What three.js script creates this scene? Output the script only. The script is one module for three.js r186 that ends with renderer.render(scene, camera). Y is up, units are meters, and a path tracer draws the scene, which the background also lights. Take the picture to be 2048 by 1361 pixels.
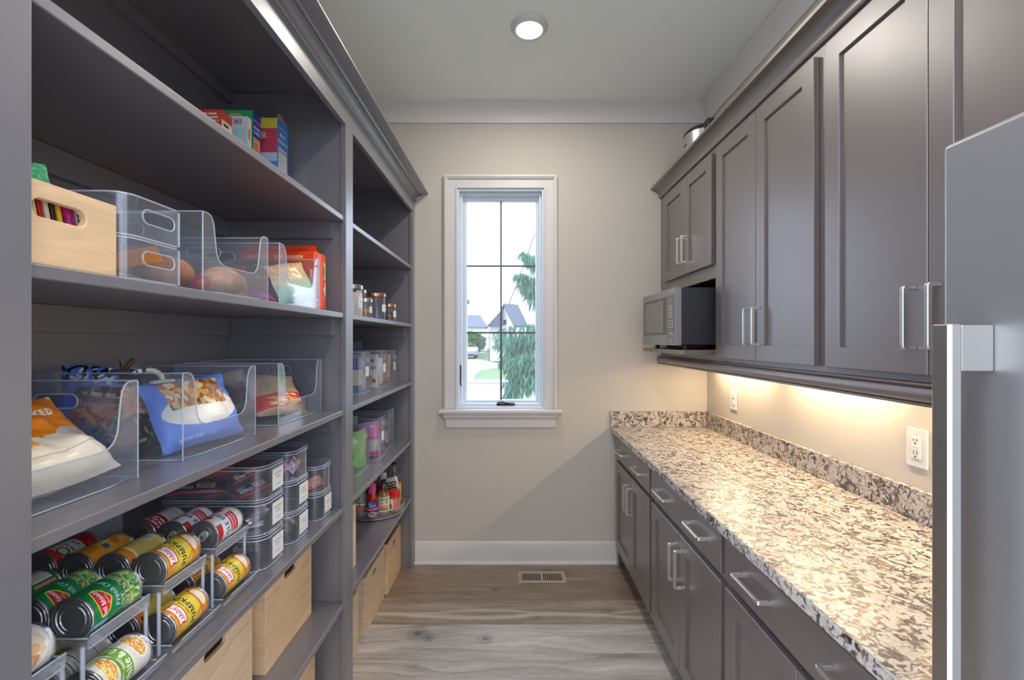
import * as THREE from 'three';
import { RoundedBoxGeometry } from 'three/addons/geometries/RoundedBoxGeometry.js';
import { mergeGeometries, toCreasedNormals } from 'three/addons/utils/BufferGeometryUtils.js';
import { RectAreaLightUniformsLib } from 'three/addons/lights/RectAreaLightUniformsLib.js';

// ---------- camera, sky, exposure ----------
const EYE = 1.488, F = 925;                       // eye height, focal length in pixels of the 2048 x 1361 frame
const scene = new THREE.Scene();
const camera = new THREE.PerspectiveCamera(2 * Math.atan(680.5 / F) * 180 / Math.PI, 2048 / 1361, 0.05, 400);
camera.position.set(0, EYE, 0); camera.lookAt(0, EYE, -10);
const renderer = new THREE.WebGLRenderer({ antialias: true });
renderer.toneMapping = THREE.LinearToneMapping; renderer.toneMappingExposure = 1.2;
renderer.shadowMap.enabled = true;
RectAreaLightUniformsLib.init();
const SKY = [3.35, 3.85, 4.85], LAMP = 175, LAMP_COLOR = [1.0, 0.93, 0.85], STRIP = 66, STRIP_COLOR = [1.0, 0.77, 0.5];

// ---------- noise and helpers ----------
let seed_ = 7; const rnd = () => { seed_ = (seed_ + 0x6d2b79f5) | 0; let t = Math.imul(seed_ ^ (seed_ >>> 15), 1 | seed_); t = (t + Math.imul(t ^ (t >>> 7), 61 | t)) ^ t; return ((t ^ (t >>> 14)) >>> 0) / 4294967296; };
const rr_ = (a, b) => a + (b - a) * rnd();
const hash = (x, y, s) => { let h = (Math.imul(x, 374761393) ^ Math.imul(y, 668265263) ^ Math.imul(s, 974711)) | 0; h = Math.imul(h ^ (h >>> 13), 1274126177); return ((h ^ (h >>> 16)) >>> 0) / 4294967296; };
function vn(x, y, s, px = 4096, py = 4096) {
  const xi = Math.floor(x), yi = Math.floor(y), fx = x - xi, fy = y - yi, u = fx * fx * (3 - 2 * fx), v = fy * fy * (3 - 2 * fy);
  const m = (a, p) => ((a % p) + p) % p, x0 = m(xi, px), x1 = m(xi + 1, px), y0 = m(yi, py), y1 = m(yi + 1, py);
  const a = hash(x0, y0, s), b = hash(x1, y0, s), c = hash(x0, y1, s), d = hash(x1, y1, s);
  return a + (b - a) * u + (c - a) * v + (a - b - c + d) * u * v;
}
const fbm = (x, y, s, px, py, o = 4) => { let t = 0, a = 0.5, w = 0; for (let i = 0; i < o; i++) { t += a * vn(x, y, s + i, px, py); w += a; a *= 0.5; x *= 2; y *= 2; px *= 2; py *= 2; } return t / w; };
const clamp = (x, a = 0, b = 1) => Math.min(b, Math.max(a, x)), sm = (a, b, x) => { const t = clamp((x - a) / (b - a)); return t * t * (3 - 2 * t); }, mix = (a, b, t) => a + (b - a) * t;

function dataTex(w, h, f, srgb = true) {
  const a = new Uint8Array(w * h * 4);
  for (let y = 0; y < h; y++) for (let x = 0; x < w; x++) { const c = f(x, y), i = (y * w + x) * 4; a[i] = clamp(c[0]) * 255; a[i + 1] = clamp(c[1]) * 255; a[i + 2] = clamp(c[2]) * 255; a[i + 3] = 255; }
  const t = new THREE.DataTexture(a, w, h); t.wrapS = t.wrapT = THREE.RepeatWrapping; t.magFilter = THREE.LinearFilter; t.minFilter = THREE.LinearMipmapLinearFilter; t.generateMipmaps = true;
  if (srgb) t.colorSpace = THREE.SRGBColorSpace; t.needsUpdate = true; return t;
}
function cv(w, h, draw) {
  const c = document.createElement('canvas'); c.width = w; c.height = h; const g = c.getContext('2d'); draw(g, w, h);
  const t = new THREE.CanvasTexture(c); t.colorSpace = THREE.SRGBColorSpace; t.wrapS = t.wrapT = THREE.RepeatWrapping; return t;
}
const lin = (r, g, b) => new THREE.Color().setRGB(r, g, b);
const std = (c, roughness = 0.6, o = {}) => new THREE.MeshStandardMaterial({ color: Array.isArray(c) ? lin(...c) : new THREE.Color(c), roughness, ...o });
const phy = (c, roughness, o = {}) => new THREE.MeshPhysicalMaterial({ color: Array.isArray(c) ? lin(...c) : new THREE.Color(c), roughness, ...o });
const tex = (map, roughness = 0.55, o = {}) => new THREE.MeshStandardMaterial({ map, roughness, ...o });

// ---------- geometry: x right, Y up, d = depth in front of the camera (world z = -d) ----------
function boxUV(g) {
  const p = g.attributes.position, n = g.attributes.normal, uv = new Float32Array(p.count * 2);
  for (let i = 0; i < p.count; i++) {
    const ax = Math.abs(n.getX(i)), ay = Math.abs(n.getY(i)), az = Math.abs(n.getZ(i));
    if (ax >= ay && ax >= az) { uv[2 * i] = p.getZ(i); uv[2 * i + 1] = p.getY(i); } else if (ay >= az) { uv[2 * i] = p.getX(i); uv[2 * i + 1] = p.getZ(i); } else { uv[2 * i] = p.getX(i); uv[2 * i + 1] = p.getY(i); }
  }
  g.setAttribute('uv', new THREE.BufferAttribute(uv, 2)); return g;
}
function bx(x0, x1, y0, y1, d0, d1, r = 0) {
  const w = x1 - x0, h = y1 - y0, d = d1 - d0, g = r > 0 ? new RoundedBoxGeometry(w, h, d, 2, Math.min(r, w / 2.01, h / 2.01, d / 2.01)) : new THREE.BoxGeometry(w, h, d);
  g.translate((x0 + x1) / 2, (y0 + y1) / 2, -(d0 + d1) / 2); return boxUV(g);
}
const S = (pts) => { const s = new THREE.Shape(); pts.forEach((p, i) => i ? s.lineTo(...p) : s.moveTo(...p)); s.closePath(); return s; };
function rr(x0, y0, x1, y1, r, C = THREE.Shape) {
  const s = new C(); s.moveTo(x0 + r, y0); s.lineTo(x1 - r, y0); s.absarc(x1 - r, y0 + r, r, -Math.PI / 2, 0); s.lineTo(x1, y1 - r); s.absarc(x1 - r, y1 - r, r, 0, Math.PI / 2);
  s.lineTo(x0 + r, y1); s.absarc(x0 + r, y1 - r, r, Math.PI / 2, Math.PI); s.lineTo(x0, y0 + r); s.absarc(x0 + r, y0 + r, r, Math.PI, 1.5 * Math.PI); return s;
}
const holed = (s, ...h) => { s.holes.push(...h); return s; };
function ext(shape, depth, bev = 0, seg = 8) {
  return new THREE.ExtrudeGeometry(shape, bev ? { depth: depth - 2 * bev, bevelEnabled: true, bevelThickness: bev, bevelSize: bev, bevelOffset: -bev, bevelSegments: 1, curveSegments: seg } : { depth, bevelEnabled: false, curveSegments: seg }).translate(0, 0, bev);
}
const slabX = (shape, x0, x1, bev, seg) => boxUV(ext(shape, x1 - x0, bev, seg).rotateY(Math.PI / 2).translate(x0, 0, 0));           // shape in (d, Y)
const slabZ = (shape, d0, d1, bev, seg) => boxUV(ext(shape, d1 - d0, bev, seg).translate(0, 0, -d1));                               // shape in (x, Y)
const slabY = (shape, y0, y1, bev, seg) => boxUV(ext(shape, y1 - y0, bev, seg).rotateX(-Math.PI / 2).translate(0, y0, 0));           // shape in (x, d)
const soft = (g, a = 0.7) => toCreasedNormals(g, a);
const join = (...g) => mergeGeometries(g.map((x) => { const y = x.index ? x.toNonIndexed() : x; for (const k of Object.keys(y.attributes)) if (!['position', 'normal', 'uv'].includes(k)) y.deleteAttribute(k); y.morphAttributes = {}; return y; }));
const tube = (pts, r, seg = 24, rad = 6, closed = false, tension = 0.5) => new THREE.TubeGeometry(new THREE.CatmullRomCurve3(pts.map((p) => new THREE.Vector3(...p)), closed, 'catmullrom', tension), seg, r, rad, closed);
function polyTube(pts, r, rad = 5) { const c = new THREE.CurvePath(); for (let i = 1; i < pts.length; i++) c.add(new THREE.LineCurve3(new THREE.Vector3(...pts[i - 1]), new THREE.Vector3(...pts[i]))); return new THREE.TubeGeometry(c, pts.length * 3, r, rad, false); }
const lathe = (pts, seg = 32, crease = 0.6) => soft(new THREE.LatheGeometry(pts.map((p) => new THREE.Vector2(...p)), seg), crease);

// ---------- things and parts ----------
const used = {};
const numbered = (n) => { const k = used[n] = (used[n] ?? -1) + 1; return k ? n + '_' + String(k).padStart(3, '0') : n; };
function tag(o, label, category, group) { Object.assign(o.userData, { label, category }); if (group) o.userData.group = group; return o; }
function thing(name, label, category, [x, y, d] = [0, 0, 0], group) { const o = new THREE.Group(); o.name = numbered(name); o.position.set(x, y, -d); scene.add(o); return tag(o, label, category, group); }
function shade(m) { m.castShadow = m.receiveShadow = true; return m; }
function part(t, name, g, m, label) { const o = shade(new THREE.Mesh(g, m)); o.name = name; t.add(o); if (label) o.userData.label = label; return o; }        // local coordinates
function W(t, name, g, m, label) { let p = t, v = new THREE.Vector3(); while (p && p !== scene) { v.add(p.position); p = p.parent; } return part(t, name, g.translate(-v.x, -v.y, -v.z), m, label); }   // world coordinates
function one(name, g, m, label, category, group) { const o = shade(new THREE.Mesh(g, m)); o.name = numbered(name); scene.add(o); return tag(o, label, category, group); }
function struct(name, g, m, kind = 'structure') { const o = shade(new THREE.Mesh(g, m)); o.name = name; o.userData.kind = kind; scene.add(o); return o; }
function dup(o, label, pos, rot) { const c = o.clone(); c.name = numbered(o.name.replace(/_\d{3}$/, '')); c.userData = { ...o.userData, label }; if (pos) c.position.set(pos[0], pos[1], -pos[2]); if (rot) c.rotation.set(...rot); scene.add(c); return c; }
const at = (px, py, d) => [(px - 1024) * d / F, EYE - (py - 680.5) * d / F, d];

// ---------- materials ----------
const noiseRough = dataTex(256, 256, (x, y) => { const n = 0.88 + 0.12 * fbm(x / 32, y / 32, 5, 8, 8, 4); return [n, n, n]; }, false);
const paintBump = dataTex(256, 256, (x, y) => { const n = 0.5 + 0.5 * (fbm(x / 5, y / 16, 3, 51.2 | 0, 16, 3) - 0.5); return [n, n, n]; }, false);
const withRep = (t, r) => { const c = t.clone(); c.repeat.set(r, r); c.needsUpdate = true; return c; };
const M = {
  wall: std([0.60, 0.555, 0.485], 0.75, { bumpMap: withRep(paintBump, 4), bumpScale: 0.0004 }), ceiling: std([0.87, 0.90, 0.87], 0.8, { bumpMap: withRep(paintBump, 4), bumpScale: 0.0003 }),
  trim: std([0.70, 0.675, 0.645], 0.4), sash: std([0.70, 0.77, 0.84], 0.35), dark: std([0.02, 0.02, 0.022], 0.5),  // sash: a little blue skylight mixed into its white
  shelf: phy([0.164, 0.156, 0.170], 0.40, { roughnessMap: withRep(noiseRough, 1.5), bumpMap: withRep(paintBump, 3), bumpScale: 0.0003, specularIntensity: 2, clearcoat: 0.9, clearcoatRoughness: 0.36 }),
  cab: phy([0.122, 0.094, 0.087], 0.42, { roughnessMap: withRep(noiseRough, 1.5), specularIntensity: 2, clearcoat: 1, clearcoatRoughness: 0.39 }),
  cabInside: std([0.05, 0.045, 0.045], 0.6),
  nickel: std([0.72, 0.70, 0.66], 0.3, { metalness: 1 }), steel: std([0.60, 0.61, 0.63], 0.34, { metalness: 1 }), steelDark: std([0.35, 0.35, 0.36], 0.3, { metalness: 1 }), tin: std([0.46, 0.46, 0.46], 0.30, { metalness: 0.88 }),
  chrome: std([0.85, 0.85, 0.85], 0.3, { metalness: 0.6 }), copper: std([0.80, 0.42, 0.24], 0.3, { metalness: 1 }),
  clear: phy([0.90, 0.92, 0.95], 0.05, { transmission: 0.95, thickness: 0, ior: 1.5 }), lip: phy([0.90, 0.92, 0.96], 0.06, { transmission: 0.86, thickness: 0, ior: 1.5 }), rim: phy([0.88, 0.92, 0.98], 0.10, { transmission: 0.66, thickness: 0, ior: 1.5 }),  // rim: paler strips standing in for light caught in the plastic edges
  glass: phy([0.98, 0.99, 1], 0.0, { transmission: 1, thickness: 0, ior: 1.5 }), smoke: phy([0.88, 0.89, 0.92], 0.05, { transmission: 0.96, thickness: 0, ior: 1.5 }),
  black: std([0.015, 0.015, 0.018], 0.4), white: std([0.8, 0.79, 0.77], 0.4), plate: std([0.78, 0.76, 0.72], 0.35),
  paper: std([0.82, 0.80, 0.76], 0.8), kraft: std([0.52, 0.37, 0.24], 0.8), card: std([0.5, 0.4, 0.3], 0.85),
};
// maple: grain along u, one metre per repeat
const mapleTex = dataTex(512, 512, (x, y) => {
  const u = x / 512, v = y / 512, w = fbm(u * 3, v * 6, 11, 3, 6, 3) * 0.16, g = fbm(u * 4, (v + w) * 48, 12, 4, 48, 3), f = fbm(u * 16, v * 128, 13, 16, 128, 2), b = fbm(u * 4, v * 4, 15, 4, 4, 2);
  const t = 0.62 * g + 0.2 * f + 0.18 * b, k = 0.86 + 0.26 * t - (g > 0.62 ? (g - 0.62) * 0.55 : 0);
  return [0.91 * k, 0.80 * k * (0.985 + 0.03 * b), 0.655 * k * (0.95 + 0.1 * b)];
});
const mapleMats = [0, 0.37, 0.71].map((o, i) => { const t = mapleTex.clone(); t.offset.set(o, o * 1.7); t.repeat.set(1.4, 1.4); t.needsUpdate = true; return std([[1, 1, 1], [0.93, 0.95, 0.98], [1.0, 0.93, 0.84]][i], 0.5, { map: t }); });
// oak: two metre long, grain along u
function oakTex(s, pale) {
  return dataTex(1024, 128, (x, y) => {
    const u = x / 1024, v = y / 128, w = fbm(u * 5, v * 2, s, 5, 2, 3) * 0.5, g = fbm(u * 7, (v + w) * 14, s + 3, 7, 14, 4), f = fbm(u * 60, v * 64, s + 7, 60, 64, 2), b = fbm(u * 4, v * 2, s + 9, 4, 2, 2);
    let k = 0.66 + 0.34 * g + 0.16 * (f - 0.5) + 0.3 * (b - 0.5), c = [0.90, 0.85, 0.80];
    for (const [kx, ky, kr] of [[hash(1, s, 1), 0.3 + 0.4 * hash(2, s, 1), 0.012], [hash(3, s, 1), 0.3 + 0.4 * hash(4, s, 1), 0.009], [hash(5, s, 1), 0.5, 0.007]]) { const q = Math.hypot(u - kx, (v - ky) * 0.11) / kr; k *= 1 - 0.5 * Math.exp(-q * q * 1.2) - 0.12 * Math.exp(-((q - 1.8) ** 2) * 3); }
    let r = [c[0] * k, c[1] * k, c[2] * k];
    if (pale) {   // pale sapwood streaks that pinch and swell along this board
      const T = u * 6.28319, a = 0.44 + 0.10 * Math.sin(T * 2) + 0.06 * fbm(u * 14, 3, s + 21, 14, 8, 3), b2 = 0.30 - 0.08 * Math.sin(T * 2 + 0.4) + 0.05 * fbm(u * 20, 5, s + 22, 20, 8, 3);
      const t = Math.max(0.8 * Math.exp(-(((v - a) / 0.055) ** 2)), Math.exp(-(((v - b2) / 0.08) ** 2)));
      r = [mix(r[0], 1, 0.9 * t), mix(r[1], 1, 0.9 * t), mix(r[2], 0.98, 0.9 * t)];
    }
    return r;
  });
}
const oaks = [oakTex(101), oakTex(151), oakTex(211), oakTex(263, true)];
// granite: white feldspar, tan and charcoal flecks
const GW = 1536, GH = 512;
const graniteTex = dataTex(GW, GH, (x, y) => {
  const u = x / GH, v = y / GH, PX = 3;     // 0.62 m per repeat of v
  const wx = (fbm(u * 20, v * 20, 31, 60, 20, 2) - 0.5) * 0.06, wy = (fbm(u * 20, v * 20, 37, 60, 20, 2) - 0.5) * 0.06, a = fbm((u + wx) * 36, (v + wy) * 36, 41, 108, 36, 3), b = fbm((u + wy) * 26, (v + wx) * 26, 47, 78, 26, 3), c = fbm(u * 9, v * 9, 53, 27, 9, 2), f = vn(u * 200, v * 200, 57, 600, 200);
  const ridge = 1 - Math.abs(a - 0.5) * 5.2, d = sm(0.37, 0.66, ridge * 0.62 + 0.5 * (b - 0.3) + 0.08 * (f - 0.5)), tan = sm(0.45, 0.62, fbm(u * 30, v * 30, 61, 90, 30, 2) + 0.25 * (c - 0.5));
  const W0 = [0.875, 0.84, 0.80], D = [mix(0.36, 0.60, tan), mix(0.345, 0.505, tan), mix(0.345, 0.42, tan)], s = 0.92 + 0.16 * (f - 0.5) + 0.1 * (c - 0.5);
  const blk = sm(0.72, 0.80, fbm(u * 44, v * 44, 71, 132, 44, 2)) * 0.6;
  return [0, 1, 2].map((i) => mix(W0[i], D[i], d) * s * (1 - blk * (i ? 1 : 0.96)));
});
graniteTex.repeat.set(1 / 1.86, 1 / 0.62);
M.granite = phy([0.96, 0.96, 0.96], 0.3, { map: graniteTex, specularIntensity: 1 });

// ---------- the room ----------
const XL = -1.13, XR = 1.301, DB = 3.085, DN = -1.8, CE = 3.05;
const floor = struct('floor', bx(XL - 0.12, XR + 0.12, -0.12, -0.012, DN - 0.15, DB + 0.15), std([0.05, 0.04, 0.03], 0.9));
{
  const joints = [DB]; for (let d = 2.865; d > DN; d -= 0.2235) joints.push(d); joints.push(DN);
  const bump = withRep(paintBump, 2);
  const mats = oaks.map((t, i) => { t.repeat.set(0.5, 1 / 0.2235); return phy([[0.95, 0.95, 0.95], [0.50, 0.39, 0.29], [0.95, 0.97, 1.0], [0.66, 0.58, 0.50]][i], 0.46, { map: t, bumpMap: bump, bumpScale: 0.0004, specularIntensity: 2, clearcoat: 0.8, clearcoatRoughness: 0.42 }); });  // paler tints of the near boards hold the window's reflection on the floor
  for (let i = 1; i < joints.length; i++) {
    const g = bx(XL, XR, -0.014, 0, joints[i] + 0.0009, joints[i - 1] - 0.0009, 0.0012), p = g.attributes.position, uv = g.attributes.uv, o = hash(i, 3, 9) * 2;
    for (let k = 0; k < p.count; k++) uv.setXY(k, p.getX(k) + o, -p.getZ(k) - joints[i] );
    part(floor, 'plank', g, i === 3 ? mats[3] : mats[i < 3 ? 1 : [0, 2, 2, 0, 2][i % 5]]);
  }
}
struct('ceiling', bx(XL - 0.12, XR + 0.12, CE, CE + 0.15, DN - 0.15, DB + 0.15), M.ceiling);
struct('wall_left', slabX(holed(S([[DN - 0.15, -0.12], [DB + 0.15, -0.12], [DB + 0.15, CE], [DN - 0.15, CE]]), rr(DN + 0.04, 0.0, 0.25, 2.95, 0.0001, THREE.Path)), XL - 0.12, XL), M.wall);   // unseen opening added on this side too, for daylight fill
struct('wall_right', slabX(holed(S([[DN - 0.15, -0.12], [DB + 0.15, -0.12], [DB + 0.15, CE], [DN - 0.15, CE]]), rr(DN + 0.04, 0.0, -0.34, 2.95, 0.0001, THREE.Path)), XR, XR + 0.12), M.wall);   // opening added behind the camera to let in fill daylight
const OP = { x0: -0.3636, x1: 0.2118, y0: 1.004, y1: 2.4953 };
struct('wall_back', slabZ(holed(S([[XL, -0.012], [XR, -0.012], [XR, CE], [XL, CE]]), rr(OP.x0, OP.y0, OP.x1, OP.y1, 0.0001, THREE.Path)), DB, DB + 0.15), M.wall);
// behind the camera: the end wall, its tall opening added for daylight fill
struct('wall_front', slabZ(holed(S([[XL, -0.012], [XR, -0.012], [XR, CE], [XL, CE]]), rr(0.47, 0.0, XR - 0.04, 2.95, 0.0001, THREE.Path)), DN - 0.15, DN), M.wall);
// ceiling crown (cove), baseboard
const cove = (a) => { const p = [[0, -0.118], [a * 0.012, -0.118], [a * 0.014, -0.108]]; for (let i = 0; i <= 8; i++) { const t = i / 8; p.push([a * mix(0.016, 0.07, t * t * 0.7 + 0.3 * t), mix(-0.10, -0.012, t)]); } p.push([a * 0.078, -0.010], [a * 0.078, -0.0005], [0, -0.0005]); return p; };
struct('trim_1', soft(slabX(S(cove(-1).map(([o, y]) => [DB + o - 0.0005, CE + y])), XL + 0.001, XR - 0.001), 0.5), M.trim);
struct('trim_2', soft(slabZ(S(cove(-1).map(([o, y]) => [XR + o - 0.0005, CE + y])), DN + 0.001, DB - 0.001), 0.5), M.trim);
struct('trim_3', soft(slabZ(S(cove(1).map(([o, y]) => [XL + o + 0.0005, CE + y])), DN + 0.001, DB - 0.001), 0.5), M.trim);
{
  const pr = [[0, 0.001], [-0.027, 0.001], [-0.026, 0.010], [-0.021, 0.018], [-0.015, 0.021], [-0.015, 0.128], [-0.011, 0.140], [-0.004, 0.146], [0, 0.146]];
  struct('baseboard_back', soft(slabX(S(pr.map(([o, y]) => [DB + o - 0.0005, y])), -0.646, 0.70), 0.5), M.trim);
}

// ---------- window ----------
{
  const w = new THREE.Group(); w.name = 'window_1'; w.userData.kind = 'structure'; scene.add(w);
  const { x0, x1, y1 } = OP, y0 = 1.03, fr = (X0, X1, Y0, Y1, t, d0, d1, bev) => slabZ(holed(S([[X0, Y0], [X1, Y0], [X1, Y1], [X0, Y1]]), rr(X0 + t, Y0 + t, X1 - t, Y1 - t, 0.0002, THREE.Path)), d0, d1, bev);
  // moulded casing: three sides, stepped
  const legs = (o, i, d0, d1) => slabZ(S([[x0 - o, y0 + 0.0005], [x0 - o, y1 + o], [x1 + o, y1 + o], [x1 + o, y0 + 0.0005], [x1 + i, y0 + 0.0005], [x1 + i, y1 + i], [x0 - i, y1 + i], [x0 - i, y0 + 0.0005]]), d0, d1, 0.0015);
  part(w, 'casing', legs(0.0865, 0.0, DB - 0.018, DB - 0.0005), M.trim); part(w, 'casing_bead', legs(0.088, 0.062, DB - 0.030, DB - 0.0185), M.trim); part(w, 'casing_bead', legs(0.081, 0.070, DB - 0.036, DB - 0.0305), M.trim); part(w, 'casing_bead', legs(0.012, 0.0, DB - 0.024, DB - 0.0185), M.trim);
  part(w, 'window_sill', slabX(S([[DB - 0.062, 1.006], [DB - 0.066, 1.012], [DB - 0.066, 1.022], [DB - 0.061, 1.03], [DB + 0.07, 1.03], [DB + 0.07, 1.0045], [DB - 0.05, 1.0045]]), -0.4795, 0.326, 0.001), M.trim);
  part(w, 'sill_moulding', soft(slabX(S([[DB - 0.0005, 1.004], [DB - 0.048, 1.004], [DB - 0.046, 0.993], [DB - 0.040, 0.988], [DB - 0.038, 0.978], [DB - 0.028, 0.968], [DB - 0.024, 0.962], [DB - 0.0005, 0.962]]), -0.452, 0.30, 0), 0.4), M.trim);
  part(w, 'apron', bx(-0.440, 0.2885, 0.906, 0.9618, DB - 0.020, DB - 0.0005, 0.003), M.trim);
  // jamb and sash, stepped back towards the glass
  part(w, 'jamb', fr(x0 + 0.0005, x1 - 0.0005, y0 + 0.0005, y1 - 0.0005, 0.012, DB - 0.01, DB + 0.149), M.sash);
  part(w, 'frame', fr(x0 + 0.013, x1 - 0.013, y0 + 0.013, y1 - 0.013, 0.016, DB + 0.035, DB + 0.13, 0.002), M.sash);
  part(w, 'frame', fr(x0 + 0.020, x1 - 0.020, y0 + 0.018, y1 - 0.020, 0.013, DB + 0.055, DB + 0.128, 0.002), M.sash);
  const gx0 = -0.310, gx1 = 0.1618, gy0 = 1.078, gy1 = 2.440;
  part(w, 'sash', slabZ(holed(S([[gx0 - 0.022, gy0 - 0.032], [gx1 + 0.022, gy0 - 0.032], [gx1 + 0.022, gy1 + 0.025], [gx0 - 0.022, gy1 + 0.025]]), rr(gx0, gy0, gx1, gy1, 0.0002, THREE.Path)), DB + 0.075, DB + 0.12, 0.004), M.sash);
  part(w, 'pane', bx(gx0, gx1, gy0, gy1, DB + 0.098, DB + 0.102), M.glass);
  const mu = std([0.10, 0.10, 0.115], 0.5), mx = -0.0755;
  part(w, 'muntin', bx(mx - 0.0065, mx + 0.0065, gy0 + 0.0005, gy1 - 0.0005, DB + 0.087, DB + 0.0975, 0.003), mu);
  for (const my of [1.996, 1.538]) part(w, 'muntin', join(bx(gx0 + 0.0005, mx - 0.0066, my - 0.006, my + 0.006, DB + 0.088, DB + 0.0975, 0.003), bx(mx + 0.0066, gx1 - 0.0005, my - 0.006, my + 0.006, DB + 0.088, DB + 0.0975, 0.003)), mu);
  // folding crank and side lock
  const cr = part(w, 'crank', soft(slabZ(S([[-0.108, 1.0435], [-0.108, 1.056], [-0.098, 1.066], [-0.07, 1.069], [-0.04, 1.072], [0.0, 1.068], [0.022, 1.060], [0.024, 1.0435]]), DB + 0.035, DB + 0.0745, 0.003), 0.5), M.steelDark);
  part(cr, 'crank_arm', tube([[-0.095, 1.062, -DB - 0.033], [-0.06, 1.068, -DB - 0.029], [-0.02, 1.058, -DB - 0.029], [0.012, 1.052, -DB - 0.033]], 0.006, 14), M.dark);
  part(w, 'lock_lever', join(bx(-0.349, -0.342, 1.20, 1.32, DB + 0.022, DB + 0.034, 0.003), tube([[-0.346, 1.20, -DB - 0.026], [-0.344, 1.19, -DB - 0.018], [-0.340, 1.183, -DB - 0.012]], 0.004, 6)), M.dark);
}

// ---------- lamps ----------
const glow = (c, k) => new THREE.MeshStandardMaterial({ color: 0xffffff, roughness: 0.6, emissive: lin(...c), emissiveIntensity: k });
function rect(parent, w, h, intensity, color, y) { const l = new THREE.RectAreaLight(lin(...color), intensity, w, h); l.name = 'lamp_light'; l.rotation.x = -Math.PI / 2; l.position.set(0, y, 0); parent.add(l); }
function ceilingLight(d, label) {
  const t = thing('ceiling_light', label, 'ceiling light', [0.086, CE, d]);
  part(t, 'trim_ring', lathe([[0.066, -0.022], [0.075, -0.024], [0.082, -0.021], [0.0925, -0.006], [0.0935, -0.0006], [0.06, -0.0006], [0.06, -0.014], [0.066, -0.022]], 48), std([0.62, 0.61, 0.58], 0.5));
  part(t, 'diffuser', lathe([[0.0656, -0.020], [0.064, -0.0245], [0.05, -0.0285], [0.03, -0.030], [0.0002, -0.0305]], 40), glow([1, 0.92, 0.84], 2.2));
  rect(t, 0.13, 0.13, LAMP, LAMP_COLOR, -0.034);
}
ceilingLight(2.30, 'round white flush ceiling light glowing in front of the window wall');
ceilingLight(0.35, 'round white flush ceiling light above the camera, out of view');
ceilingLight(-1.1, 'round white flush ceiling light added for fill near the tall opening, out of view');  // unseen lamp, added to fill the room from behind
for (const [d, txt] of [[2.60, 'under the microwave cabinet'], [1.845, 'under the tall two-door wall cabinet'], [1.08, 'under the wall cabinet nearest the refrigerator']]) {
  const t = thing('under_cabinet_light', 'slim warm light bar hidden ' + txt, 'light bar', [1.225, 1.384, d]);
  part(t, 'housing', bx(-0.018, 0.018, -0.012, -0.0006, -0.31, 0.31, 0.003), M.white);
  part(t, 'diffuser', bx(-0.014, 0.014, -0.0155, -0.0123, -0.30, 0.30, 0.001), glow(STRIP_COLOR, 1.6));
  rect(t, 0.026, 0.58, STRIP, STRIP_COLOR, -0.0175);
}

// ---------- shelving unit on the left ----------
const XF = -0.648, XB = -1.112, TOPS = [1.972, 1.594, 1.216, 0.836, 0.462], BAY = [[0.60, 1.815], [1.88, 3.022]];
{
  const t = thing('shelving_unit', 'tall dark painted built-in shelving unit with two bays along the left wall', 'shelving unit', [-0.88, 0, 1.81]);
  const st = 0.021;
  for (const [a, b] of [[0.535, 0.625], [1.805, 1.885], [3.012, DB - 0.001]]) W(t, 'stile', bx(XF - st, XF, 0.001, 2.33, a, b, 0.002), M.shelf);
  W(t, 'header', bx(XF - st, XF, 2.3302, 2.47, 0.535, DB - 0.001, 0.002), M.shelf);
  for (const [a, b] of [[0.58, 0.60], [1.815, 1.835], [1.86, 1.88], [3.022, 3.042]]) W(t, 'side_panel', bx(XB, XF - st - 0.0005, 0.001, 2.455, a, b), M.shelf);
  BAY.forEach(([a, b], i) => {
    W(t, 'back_panel', bx(XB - 0.012, XB - 0.0005, 0.001, 2.47, a - 0.018, b + 0.018), M.shelf);
    W(t, 'top_panel', bx(XB, XF - st - 0.001, 2.456, 2.472, a - 0.02, b + 0.02), M.shelf);
    W(t, 'cleat', bx(XB, XB + 0.018, 2.415, 2.4555, a + 0.0005, b - 0.0005, 0.001), M.shelf);
    for (const y of TOPS) {
      W(t, 'shelf', bx(XB + 0.0005, -0.655, y - 0.021, y, a + 0.001, b - 0.001, 0.003), M.shelf);
      W(t, 'cleat', bx(XB, XB + 0.018, y - 0.088, y - 0.0215, a + 0.0005, b - 0.0005, 0.001), M.shelf);
      for (const s of [0, 1]) W(t, 'cleat', bx(XB + 0.0185, -0.70, y - 0.088, y - 0.0215, s ? b - 0.0185 : a + 0.0005, s ? b - 0.0005 : a + 0.0185, 0.001), M.shelf);
    }
  });
  // crown: bead, cove, flat soffit, top fillet
  const pr = [[XF - 0.02, 2.41], [XF + 0.004, 2.41], [XF + 0.010, 2.414], [XF + 0.010, 2.420], [XF + 0.006, 2.424]];
  for (let i = 0; i <= 8; i++) { const q = i / 8 * Math.PI / 2; pr.push([XF + 0.008 + 0.026 * (1 - Math.cos(q)), 2.427 + 0.018 * Math.sin(q)]); }
  pr.push([XF + 0.034, 2.448], [XF + 0.038, 2.4455], [XF + 0.041, 2.449], [XF + 0.044, 2.4525], [XF + 0.086, 2.4585], [XF + 0.090, 2.460], [XF + 0.090, 2.466], [XF + 0.06, 2.492], [XF - 0.02, 2.492], [XF - 0.02, 2.4705], [XF + 0.0005, 2.4705], [XF + 0.0005, 2.4105]);
  W(t, 'crown_moulding', soft(slabZ(S(pr), 0.535, DB - 0.001), 0.5), M.shelf);
}

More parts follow.
